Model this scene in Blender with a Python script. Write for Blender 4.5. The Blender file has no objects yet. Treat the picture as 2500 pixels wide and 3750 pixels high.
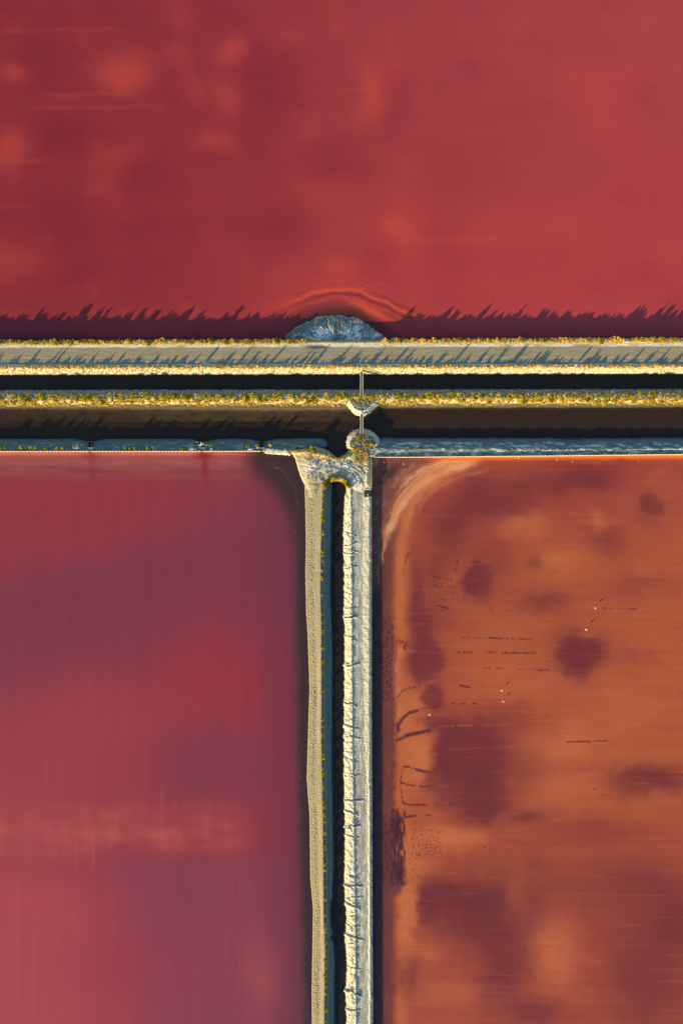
import bpy, math, random
import numpy as np
from mathutils import Vector

# ------------------------------------------------------------------ camera, sky, sun, exposure
scene = bpy.context.scene
COL = scene.collection
S = 0.1            # metres per photograph pixel on the levee-top plane
DATUM = 1.2        # height of that plane
HCAM = 250.0
cam_d = bpy.data.cameras.new('camera')
cam = bpy.data.objects.new('camera', cam_d); COL.objects.link(cam)
cam.location = (0, 0, HCAM + DATUM)
cam.rotation_euler = (0, 0, 0)
cam_d.sensor_fit = 'VERTICAL'
cam_d.angle_y = 2 * math.atan(187.5 / HCAM)
cam_d.clip_start = 1.0; cam_d.clip_end = 20000
scene.camera = cam

SUN_EL = math.radians(11.5)
SUN_AZ = math.radians(180 + 41)        # the sun stands to the lower left of the picture
world = bpy.data.worlds.new('World'); scene.world = world
world.use_nodes = True
wn = world.node_tree.nodes; wl = world.node_tree.links
bg = wn['Background']
sky = wn.new('ShaderNodeTexSky'); sky.sky_type = 'NISHITA'; sky.sun_disc = False
sky.sun_elevation = SUN_EL; sky.sun_rotation = SUN_AZ
sky.air_density = 2.2; sky.dust_density = 0.0; sky.ozone_density = 5.0
wl.new(sky.outputs[0], bg.inputs[0]); bg.inputs[1].default_value = 0.12
sd = bpy.data.lights.new('sun', 'SUN'); sd.energy = 5.0; sd.angle = math.radians(0.8); sd.color = (1.0, 0.75, 0.37)
sun = bpy.data.objects.new('sun', sd); COL.objects.link(sun)
sdir = Vector((math.sin(SUN_AZ) * math.cos(SUN_EL), math.cos(SUN_AZ) * math.cos(SUN_EL), math.sin(SUN_EL)))
sun.rotation_euler = sdir.to_track_quat('Z', 'Y').to_euler()
sun.location = (-150, -170, 60)
vs_ = scene.view_settings
vs_.view_transform = 'Standard'; vs_.look = 'None'; vs_.gamma = 1.0; vs_.use_curve_mapping = False
vs_.exposure = 1.35
# what a level white card reads in this light (linear display value): used to turn seen colours into base colours
LIGHT = np.array([1.0, 1.05, 1.03])

rng = np.random.default_rng(7)
random.seed(7)

# ------------------------------------------------------------------ helpers
def lin(c):
    c = np.asarray(c, float) / 255.0
    return np.where(c <= 0.04045, c / 12.92, ((c + 0.055) / 1.055) ** 2.4)
def alb(*c):
    return np.clip(lin(c) / LIGHT, 0.002, 0.85)
def W(u, v):
    return (np.asarray(u, float) - 1250) * S, (1875 - np.asarray(v, float)) * S
def P(u, v, z=0.0):
    return Vector(((u - 1250) * S, (1875 - v) * S, z))
def sm(a, b, x):
    t = np.clip((x - a) / (b - a), 0, 1); return t * t * (3 - 2 * t)
def mix(c, d, w):
    w = np.asarray(w)[..., None]
    return c * (1 - w) + np.asarray(d) * w
_perm = np.random.default_rng(3).permutation(1024)
_g = np.random.default_rng(4).uniform(0, 2 * np.pi, 1024)
_gx, _gy = np.cos(_g), np.sin(_g)
def perlin(x, y):
    x = np.asarray(x, float); y = np.asarray(y, float)
    x, y = np.broadcast_arrays(x, y)
    xi = np.floor(x).astype(int); yi = np.floor(y).astype(int)
    xf = x - xi; yf = y - yi
    u = xf * xf * xf * (xf * (xf * 6 - 15) + 10); v = yf * yf * yf * (yf * (yf * 6 - 15) + 10)
    def h(a, b): return _perm[(_perm[a & 1023] + b) & 1023]
    def d(a, b, fx, fy):
        k = h(a, b); return _gx[k] * fx + _gy[k] * fy
    a = d(xi, yi, xf, yf); b = d(xi + 1, yi, xf - 1, yf)
    c = d(xi, yi + 1, xf, yf - 1); e = d(xi + 1, yi + 1, xf - 1, yf - 1)
    return (a + u * (b - a) + v * ((c + u * (e - c)) - (a + u * (b - a)))) * 1.5
def fbm(x, y, o=4, gain=0.5):
    s = 0; a = 1; t = 0
    for i in range(o):
        s = s + a * perlin(x * 2 ** i + 17.3 * i, y * 2 ** i + 9.1 * i); t += a; a *= gain
    return s / t
def seg_dist(U, V, pts):
    """distance to a polyline and the position along it (0..1)"""
    D = np.full(U.shape, 1e9); T = np.zeros(U.shape)
    n = len(pts) - 1
    for i in range(n):
        (x0, y0), (x1, y1) = pts[i], pts[i + 1]
        dx, dy = x1 - x0, y1 - y0; L = dx * dx + dy * dy + 1e-9
        t = np.clip(((U - x0) * dx + (V - y0) * dy) / L, 0, 1)
        d = np.hypot(U - x0 - t * dx, V - y0 - t * dy)
        m = d < D; D = np.where(m, d, D); T = np.where(m, (i + t) / n, T)
    return D, T
def poly_sd(U, V, pts):
    """signed distance to a closed polygon, positive inside"""
    D, _ = seg_dist(U, V, list(pts) + [pts[0]])
    ins = np.zeros(U.shape, bool); n = len(pts)
    for i in range(n):
        (x0, y0), (x1, y1) = pts[i], pts[(i + 1) % n]
        c = ((y0 > V) != (y1 > V)) & (U < (x1 - x0) * (V - y0) / (y1 - y0 + 1e-12) + x0)
        ins ^= c
    return np.where(ins, D, -D)

def mesh_np(name, verts, faces, colors=None, smooth=True, extra=None):
    me = bpy.data.meshes.new(name)
    verts = np.ascontiguousarray(verts, dtype=np.float32).reshape(-1, 3)
    faces = np.ascontiguousarray(faces, dtype=np.int32); k = faces.shape[1]; n = len(faces)
    me.vertices.add(len(verts)); me.vertices.foreach_set('co', verts.ravel())
    me.loops.add(n * k); me.loops.foreach_set('vertex_index', faces.ravel())
    me.polygons.add(n); me.polygons.foreach_set('loop_start', np.arange(0, n * k, k, dtype=np.int32))
    me.update(calc_edges=True)
    me.polygons.foreach_set('use_smooth', np.full(n, smooth))
    if colors is not None:
        c = np.ones((len(verts), 4), np.float32); c[:, :3] = np.asarray(colors).reshape(-1, 3)
        at = me.attributes.new('Col', 'FLOAT_COLOR', 'POINT'); at.data.foreach_set('color', c.ravel())
    for nm, arr in (extra or {}).items():
        at = me.attributes.new(nm, 'FLOAT', 'POINT'); at.data.foreach_set('value', np.ascontiguousarray(arr, dtype=np.float32).ravel())
    me.validate()
    return me
def grid_faces(nr, nc):
    i = np.arange(nr - 1)[:, None] * nc + np.arange(nc - 1)[None, :]
    i = i.ravel()
    return np.stack([i, i + nc, i + nc + 1, i + 1], 1)
def link(name, me, mat, parent=None):
    o = bpy.data.objects.new(name, me); COL.objects.link(o)
    if mat is not None and len(me.materials) == 0: me.materials.append(mat)
    if parent is not None: o.parent = parent
    return o
def tag(o, label, cat, group=None, kind=None):
    o['label'] = label; o['category'] = cat
    if group: o['group'] = group
    if kind: o['kind'] = kind
    return o
def thing(name, label, cat, loc, rz=0, group=None):
    o = bpy.data.objects.new(name, None); COL.objects.link(o)
    o.empty_display_size = 0.3
    o.location = loc; o.rotation_euler = (0, 0, rz)
    return tag(o, label, cat, group)
def axis(lo, hi, step, f0, f1, coarse=25):
    """fine steps inside the frame, coarse ones beyond"""
    a = np.arange(lo, min(f0, hi), coarse) if lo < f0 else np.array([])
    s, e = max(lo, f0), min(hi, f1)
    b = np.linspace(s, e, int((e - s) / step) + 1)
    c = np.arange(e + coarse, hi + 1, coarse) if hi > e else np.array([])
    return np.unique(np.concatenate([a, b, c]))
class MB:
    """collects boxes and bars into one mesh"""
    def __init__(s): s.v = []; s.f = []
    def box(s, lo, hi, bev=0.0):
        n = len(s.v)
        (a, b, c), (d, e, f) = lo, hi
        s.v += [(a, b, c), (d, b, c), (d, e, c), (a, e, c), (a, b, f), (d, b, f), (d, e, f), (a, e, f)]
        s.f += [(n, n + 3, n + 2, n + 1), (n + 4, n + 5, n + 6, n + 7), (n, n + 1, n + 5, n + 4), (n + 1, n + 2, n + 6, n + 5), (n + 2, n + 3, n + 7, n + 6), (n + 3, n, n + 4, n + 7)]
        return s
    def bar(s, p, q, r, sides=6, r2=None):
        p, q = Vector(p), Vector(q); d = (q - p).normalized()
        a = d.orthogonal().normalized(); b = d.cross(a); n = len(s.v)
        r2 = r if r2 is None else r2
        for c, rr in ((p, r), (q, r2)):
            for k in range(sides):
                t = 2 * math.pi * k / sides
                s.v.append(tuple(c + (a * math.cos(t) + b * math.sin(t)) * rr))
        for k in range(sides):
            k2 = (k + 1) % sides
            s.f.append((n + k, n + k2, n + sides + k2, n + sides + k))
        s.f.append(tuple(n + k for k in reversed(range(sides)))); s.f.append(tuple(n + sides + k for k in range(sides)))
        return s
    def build(s, name, mat, parent=None):
        me = bpy.data.meshes.new(name); me.from_pydata(s.v, [], s.f); me.update()
        me.materials.append(mat)
        return link(name, me, None, parent)

# ------------------------------------------------------------------ materials
def nmat(name):
    m = bpy.data.materials.new(name); m.use_nodes = True
    nt = m.node_tree
    return m, nt, nt.nodes['Principled BSDF'], nt.nodes, nt.links
def pond_mat(name, stretch=(0.03, 0.6), amp=0.03):
    m, nt, b, N, L = nmat(name)
    at = N.new('ShaderNodeAttribute'); at.attribute_name = 'Col'
    tc = N.new('ShaderNodeTexCoord')
    mp = N.new('ShaderNodeMapping'); mp.inputs['Scale'].default_value = (stretch[0], stretch[1], 1)
    nz = N.new('ShaderNodeTexNoise'); nz.inputs['Scale'].default_value = 1.0; nz.inputs['Detail'].default_value = 5
    L.new(tc.outputs['Object'], mp.inputs[0]); L.new(mp.outputs[0], nz.inputs['Vector'])
    mr = N.new('ShaderNodeMapRange'); mr.inputs[1].default_value = 0.3; mr.inputs[2].default_value = 0.7
    mr.inputs[3].default_value = 1 - amp; mr.inputs[4].default_value = 1 + amp
    L.new(nz.outputs[0], mr.inputs[0])
    mu = N.new('ShaderNodeVectorMath'); mu.operation = 'SCALE'
    n3 = N.new('ShaderNodeTexNoise'); n3.inputs['Scale'].default_value = 0.5; n3.inputs['Detail'].default_value = 6; n3.inputs['Roughness'].default_value = 0.65
    L.new(tc.outputs['Object'], n3.inputs['Vector'])
    m3 = N.new('ShaderNodeMapRange'); m3.inputs[1].default_value = 0.3; m3.inputs[2].default_value = 0.7; m3.inputs[3].default_value = 0.975; m3.inputs[4].default_value = 1.025
    L.new(n3.outputs[0], m3.inputs[0])
    m4 = N.new('ShaderNodeMath'); m4.operation = 'MULTIPLY'; L.new(mr.outputs[0], m4.inputs[0]); L.new(m3.outputs[0], m4.inputs[1])
    L.new(at.outputs['Color'], mu.inputs[0]); L.new(m4.outputs[0], mu.inputs['Scale'])
    L.new(mu.outputs[0], b.inputs['Base Color'])
    b.inputs['Roughness'].default_value = 0.12; b.inputs['IOR'].default_value = 1.33
    wv = N.new('ShaderNodeTexNoise'); wv.inputs['Scale'].default_value = 1.3; wv.inputs['Detail'].default_value = 3
    L.new(tc.outputs['Object'], wv.inputs['Vector'])
    bp = N.new('ShaderNodeBump'); bp.inputs['Strength'].default_value = 0.05; bp.inputs['Distance'].default_value = 0.05
    L.new(wv.outputs[0], bp.inputs['Height']); L.new(bp.outputs[0], b.inputs['Normal'])
    return m
def earth_mat(name, fine=0.35, bump=0.6, bscale=2.2):
    """ground whose colour zones come from the Col attribute, with grain and clods on top"""
    m, nt, b, N, L = nmat(name)
    at = N.new('ShaderNodeAttribute'); at.attribute_name = 'Col'
    tc = N.new('ShaderNodeTexCoord')
    nz = N.new('ShaderNodeTexNoise'); nz.inputs['Scale'].default_value = 1.6; nz.inputs['Detail'].default_value = 8; nz.inputs['Roughness'].default_value = 0.7
    L.new(tc.outputs['Object'], nz.inputs['Vector'])
    mr = N.new('ShaderNodeMapRange'); mr.inputs[1].default_value = 0.28; mr.inputs[2].default_value = 0.72
    mr.inputs[3].default_value = 1 - fine; mr.inputs[4].default_value = 1 + fine
    L.new(nz.outputs[0], mr.inputs[0])
    mu = N.new('ShaderNodeVectorMath'); mu.operation = 'SCALE'
    L.new(at.outputs['Color'], mu.inputs[0]); L.new(mr.outputs[0], mu.inputs['Scale'])
    L.new(mu.outputs[0], b.inputs['Base Color'])
    b.inputs['Roughness'].default_value = 0.95; b.inputs['Specular IOR Level'].default_value = 0.15
    n2 = N.new('ShaderNodeTexNoise'); n2.inputs['Scale'].default_value = bscale; n2.inputs['Detail'].default_value = 6; n2.inputs['Roughness'].default_value = 0.65
    L.new(tc.outputs['Object'], n2.inputs['Vector'])
    bp = N.new('ShaderNodeBump'); bp.inputs['Strength'].default_value = bump; bp.inputs['Distance'].default_value = 0.12
    L.new(n2.outputs[0], bp.inputs['Height']); L.new(bp.outputs[0], b.inputs['Normal'])
    return m
def simple_mat(name, col, rough=0.85, var=0.25, scale=4.0, objvar=0.0):
    m, nt, b, N, L = nmat(name)
    tc = N.new('ShaderNodeTexCoord')
    nz = N.new('ShaderNodeTexNoise'); nz.inputs['Scale'].default_value = scale; nz.inputs['Detail'].default_value = 6
    L.new(tc.outputs['Object'], nz.inputs['Vector'])
    mr = N.new('ShaderNodeMapRange'); mr.inputs[1].default_value = 0.3; mr.inputs[2].default_value = 0.7
    mr.inputs[3].default_value = 1 - var; mr.inputs[4].default_value = 1 + var
    L.new(nz.outputs[0], mr.inputs[0])
    mu = N.new('ShaderNodeVectorMath'); mu.operation = 'SCALE'; mu.inputs[0].default_value = col
    L.new(mr.outputs[0], mu.inputs['Scale']); L.new(mu.outputs[0], b.inputs['Base Color'])
    b.inputs['Roughness'].default_value = rough
    return m
def leaf_mat(name, cols, tl=0.42):
    m, nt, b, N, L = nmat(name)
    N.remove(b); out = N['Material Output']
    ge = N.new('ShaderNodeNewGeometry'); oi = N.new('ShaderNodeObjectInfo'); tc = N.new('ShaderNodeTexCoord')
    nz = N.new('ShaderNodeTexNoise'); nz.inputs['Scale'].default_value = 0.55; nz.inputs['Detail'].default_value = 3
    L.new(ge.outputs['Position'], nz.inputs['Vector'])
    a = N.new('ShaderNodeMath'); a.operation = 'MULTIPLY_ADD'; a.inputs[1].default_value = 0.35
    L.new(ge.outputs['Random Per Island'], a.inputs[0])
    a2 = N.new('ShaderNodeMath'); a2.operation = 'MULTIPLY_ADD'; a2.inputs[1].default_value = 1.3; a2.inputs[2].default_value = -0.33
    L.new(nz.outputs[0], a2.inputs[0]); L.new(a2.outputs[0], a.inputs[2])
    rp = N.new('ShaderNodeValToRGB'); el = rp.color_ramp.elements
    el[0].position = 0.12; el[0].color = (*cols[0], 1); el[1].position = 0.9; el[1].color = (*cols[-1], 1)
    for i, c in enumerate(cols[1:-1]):
        e = el.new(0.12 + 0.78 * (i + 1) / (len(cols) - 1)); e.color = (*c, 1)
    L.new(a.outputs[0], rp.inputs[0])
    hs = N.new('ShaderNodeHueSaturation')
    mh = N.new('ShaderNodeMapRange'); mh.inputs[3].default_value = 0.75; mh.inputs[4].default_value = 1.2
    L.new(oi.outputs['Random'], mh.inputs[0]); L.new(mh.outputs[0], hs.inputs['Value']); L.new(rp.outputs[0], hs.inputs['Color'])
    d = N.new('ShaderNodeBsdfDiffuse'); t = N.new('ShaderNodeBsdfTranslucent'); mx = N.new('ShaderNodeMixShader'); mx.inputs[0].default_value = tl
    L.new(hs.outputs[0], d.inputs[0]); L.new(hs.outputs[0], t.inputs[0])
    L.new(d.outputs[0], mx.inputs[1]); L.new(t.outputs[0], mx.inputs[2]); L.new(mx.outputs[0], out.inputs[0])
    return m
def deep_water_mat(name, murk, k):
    """dark clear water: the bed shows where the water is shallow (depth attribute, metres)"""
    m, nt, b, N, L = nmat(name); out = N['Material Output']
    at = N.new('ShaderNodeAttribute'); at.attribute_name = 'depth'
    e = N.new('ShaderNodeMath'); e.operation = 'MULTIPLY'; e.inputs[1].default_value = -k; L.new(at.outputs['Fac'], e.inputs[0])
    ex = N.new('ShaderNodeMath'); ex.operation = 'EXPONENT'; L.new(e.outputs[0], ex.inputs[0])
    tr = N.new('ShaderNodeBsdfTransparent'); tr.inputs[0].default_value = (0.80, 0.84, 0.86, 1)
    b.inputs['Base Color'].default_value = (*murk, 1); b.inputs['Roughness'].default_value = 0.08; b.inputs['IOR'].default_value = 1.33
    tc = N.new('ShaderNodeTexCoord'); wv = N.new('ShaderNodeTexNoise'); wv.inputs['Scale'].default_value = 1.1
    L.new(tc.outputs['Object'], wv.inputs['Vector'])
    bp = N.new('ShaderNodeBump'); bp.inputs['Strength'].default_value = 0.04; bp.inputs['Distance'].default_value = 0.05
    L.new(wv.outputs[0], bp.inputs['Height']); L.new(bp.outputs[0], b.inputs['Normal'])
    mx = N.new('ShaderNodeMixShader'); L.new(ex.outputs[0], mx.inputs[0]); L.new(b.outputs[0], mx.inputs[1]); L.new(tr.outputs[0], mx.inputs[2])
    L.new(mx.outputs[0], out.inputs[0])
    return m
M = {}
M['pond_h'] = pond_mat('pond_brine', (0.02, 0.12), 0.025)
M['pond_v'] = pond_mat('pond_brine_streaked', (0.22, 0.012), 0.03)
M['pond_o'] = pond_mat('pond_brine_orange', (0.02, 0.3), 0.03)
M['earth'] = earth_mat('levee_earth')
M['road'] = earth_mat('road_earth', 0.22, 0.35, 1.5)
M['clod'] = earth_mat('cloddy_earth', 0.3, 1.0, 2.5)
M['mud'] = simple_mat('mud', (0.10, 0.075, 0.055))
M['wood'] = simple_mat('weathered_wood', (0.50, 0.44, 0.34), 0.85, 0.3, 6)
M['darkwood'] = simple_mat('dark_wood', (0.10, 0.085, 0.07), 0.9, 0.3, 6)
M['grating'] = simple_mat('steel_grating', (0.028, 0.03, 0.033), 0.7, 0.3, 6)
M['rail'] = simple_mat('pale_galvanised_rail', (0.78, 0.74, 0.66), 0.6, 0.08, 5)
M['pile'] = simple_mat('bleached_pile', (0.62, 0.55, 0.42), 0.85, 0.35, 2.5)
M['concrete'] = simple_mat('pale_concrete', (0.62, 0.58, 0.5), 0.9, 0.2, 3)
M['stone'] = leaf_mat('riprap_stone', [(0.22, 0.20, 0.16), (0.38, 0.34, 0.27), (0.52, 0.46, 0.36), (0.66, 0.58, 0.44)], 0.0)
M['palestone'] = leaf_mat('pale_riprap_stone', [(0.45, 0.42, 0.36), (0.62, 0.58, 0.5), (0.74, 0.70, 0.6), (0.8, 0.77, 0.7)], 0.0)
M['salt'] = simple_mat('salt_foam', (0.82, 0.82, 0.80), 0.9, 0.08, 8)
M['straw'] = leaf_mat('dry_straw_brush', [(0.34, 0.20, 0.03), (0.58, 0.41, 0.07), (0.72, 0.55, 0.14), (0.80, 0.66, 0.26)])
M['green'] = leaf_mat('yellow_green_leaves', [(0.12, 0.13, 0.008), (0.34, 0.31, 0.010), (0.54, 0.44, 0.012), (0.68, 0.52, 0.03)])
M['white'] = simple_mat('white_plumage', (0.82, 0.82, 0.80), 0.8, 0.04, 8)
M['beak'] = simple_mat('dark_beak_and_legs', (0.06, 0.05, 0.045), 0.6, 0.1, 8)
M['canal'] = deep_water_mat('canal_water', (0.024, 0.014, 0.0075), 3.0)
M['channel'] = deep_water_mat('channel_water', (0.034, 0.0175, 0.0105), 2.2)
M['ditch'] = deep_water_mat('ditch_water', (0.018, 0.011, 0.009), 2.2)

# ------------------------------------------------------------------ ground far below and beyond
me = mesh_np('ground', [(-6000, -6000, -3), (6000, -6000, -3), (6000, 6000, -3), (-6000, 6000, -3)], [(0, 1, 2, 3)])
tag(link('ground', me, M['mud']), 'flat brown mud under and beyond the salt ponds', 'ground', kind='structure')

# ------------------------------------------------------------------ the three ponds (turbid brine, coloured by algae and depth)
def blob(U, V, cx, cy, rx, ry, p=1.0, rot=0):
    dx, dy = U - cx, V - cy
    if rot:
        c, s = math.cos(rot), math.sin(rot); dx, dy = dx * c + dy * s, -dx * s + dy * c
    return np.exp(-((dx / rx) ** 2 + (dy / ry) ** 2) ** p)
def warp(U, V, amp, sc, seed=0):
    return U + amp * fbm(U / sc + seed, V / sc, 3), V + amp * fbm(U / sc + 31 + seed, V / sc + 57, 3)

def pond(name, u0, u1, v0, v1, step, colour, mat, z, label):
    us = axis(u0, u1, step, -10, 2510); vs = axis(v0, v1, step, -10, 3760)
    U, V = np.meshgrid(us, vs)
    c = np.clip(colour(U, V), 4, 255)
    X, Y = W(U, V)
    verts = np.stack([X, Y, np.full_like(X, z)], -1)
    me = mesh_np(name, verts, grid_faces(len(vs), len(us)), np.clip(lin(c) / LIGHT, 0.003, 0.8))
    return tag(link(name, me, mat), label, 'pond', kind='structure')

def north_colour(U, V):
    t = sm(0, 2500, U + 0.15 * V)
    c = mix(np.broadcast_to(np.array([133, 42, 50.]), U.shape + (3,)), (164, 61, 67), t)
    c = mix(c, (176, 62, 66), 0.5 * sm(500, 1150, V) * sm(600, 1500, U))
    A, B = warp(U, V, 45, 210)
    n = fbm(U / 260 + 3, V / 220, 4)
    c = mix(c, (122, 36, 48), 0.45 * sm(0.0, 0.6, n) * (1 - 0.6 * t)); c = mix(c, (178, 68, 62), 0.4 * sm(0.0, 0.6, -n) * (1 - 0.4 * t))
    for x, y, rx, ry, w in [(160, 160, 90, 170, .5), (207, 478, 130, 90, .75), (622, 335, 80, 70, .5), (972, 303, 130, 140, .45), (526, 638, 130, 90, .5), (223, 813, 110, 95, .6),
                            (526, 829, 110, 70, .45), (1020, 781, 150, 180, .4), (271, 988, 80, 50, .5), (765, 32, 100, 50, .4), (1243, 590, 150, 90, .4), (1658, 940, 90, 160, .2),
                            (60, 30, 140, 60, .45), (1700, 560, 160, 200, .15)]:
        c = mix(c, (120, 34, 48), w * blob(A, B, x, y, rx, ry, 1.3))
    for x, y, rx, ry, w in [(446, 260, 100, 80, .7), (60, 271, 60, 40, .5), (845, 175, 50, 45, .6), (1355, 330, 65, 120, .65), (1466, 829, 80, 100, .75), (1243, 975, 75, 50, .55),
                            (781, 526, 80, 40, .35), (430, 558, 110, 70, .3), (40, 526, 70, 90, .5), (830, 330, 60, 110, .2), (1150, 700, 160, 90, .3), (40, 960, 110, 90, .35), (2200, 330, 180, 120, .25), (1880, 830, 300, 90, .25)]:
        c = mix(c, (184, 72, 58), w * blob(A, B, x, y, rx, ry, 1.2))
    # thin wind lines
    for y, x0, x1 in [(105, 0, 480), (340, 150, 560), (388, 100, 620), (585, -200, 240), (320, 1250, 1420), (755, -300, 160), (875, 1500, 1900), (300, 0, 90)]:
        d = np.abs(V - y - (U - x0) * -0.012 - 6 * fbm(U / 150, V * 0 + y, 2))
        c = mix(c, (190, 82, 62), 0.2 * np.exp(-(d / 8) ** 2) * sm(x0 - 60, x0 + 60, U) * (1 - sm(x1 - 120, x1, U)))
    # silt plumes curling round the grey mound
    Aw, Bw = warp(U, V, 10, 60, 9)
    m = (U > 700) & (U < 1990) & (V > 960)
    d = np.full(U.shape, 1e9); T = np.zeros(U.shape)
    d[m], T[m] = seg_dist(Aw[m], Bw[m], [(870, 1170), (960, 1140), (1050, 1110), (1099, 1088), (1150, 1067), (1211, 1057), (1280, 1056), (1326, 1067), (1374, 1090), (1432, 1116), (1480, 1135), (1540, 1165), (1640, 1200)])
    inside = blob(U, V, 1250, 1215, 205, 110, 2.5)
    c = mix(c, (92, 42, 42), 0.85 * inside)
    c = mix(c, (60, 38, 34), 0.8 * blob(U, V, 1250, 1210, 165, 85, 3))
    c = mix(c, (172, 60, 54), 0.75 * np.exp(-(d / 22) ** 2) * np.sin(np.pi * np.clip(T, 0, 1)) ** 0.5)
    c = mix(c, (96, 38, 46), 0.5 * np.exp(-(np.abs(d - 14) / 7) ** 2) * (V > 1062) * sm(0.1, 0.4, T) * (1 - sm(0.8, 1, T))); c = mix(c, (214, 86, 54), 0.9 * np.exp(-(d / 6.5) ** 2) * sm(0.02, 0.35, T) * (1 - sm(0.75, 1, T)) * (.8 + .5 * fbm(U / 30, V / 12, 3)))
    for off, k_, q_ in [(-20, .32, 5), (-38, .28, 6), (-62, .2, 8), (24, .35, 4.5)]:
        m2 = m & (V > 1000)
        d2, T2 = seg_dist(Aw[m2], Bw[m2], [(820, 1190 + off), (960, 1150 + off), (1099, 1095 + off), (1211, 1060 + off), (1290, 1060 + off), (1374, 1094 + off), (1480, 1140 + off), (1640, 1205 + off), (1840, 1240 + off)])
        c[m2] = mix(c[m2], (208, 80, 58), k_ * np.exp(-(d2 / q_) ** 2) * np.sin(np.pi * np.clip(T2, 0, 1)))
    d[m], T[m] = seg_dist(Aw[m], Bw[m], [(1240, 1085), (1268, 1094), (1323, 1114), (1366, 1136), (1395, 1158), (1440, 1188), (1530, 1212), (1660, 1226), (1900, 1236)])
    c = mix(c, (205, 82, 54), 0.85 * np.exp(-(d / (4 + 13 * np.sin(np.pi * np.clip(T * 1.25, 0, 1)))) ** 2) * sm(0, .3, T) * (1 - sm(.55, .75, T)))
    c = mix(c, (178, 46, 58), 0.7 * np.exp(-(d / 13) ** 2) * sm(.45, .65, T) * (1 - sm(.85, 1, T)))
    # deeper water along the levee foot
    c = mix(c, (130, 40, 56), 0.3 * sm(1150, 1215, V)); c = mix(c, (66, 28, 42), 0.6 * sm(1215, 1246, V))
    return c

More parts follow.
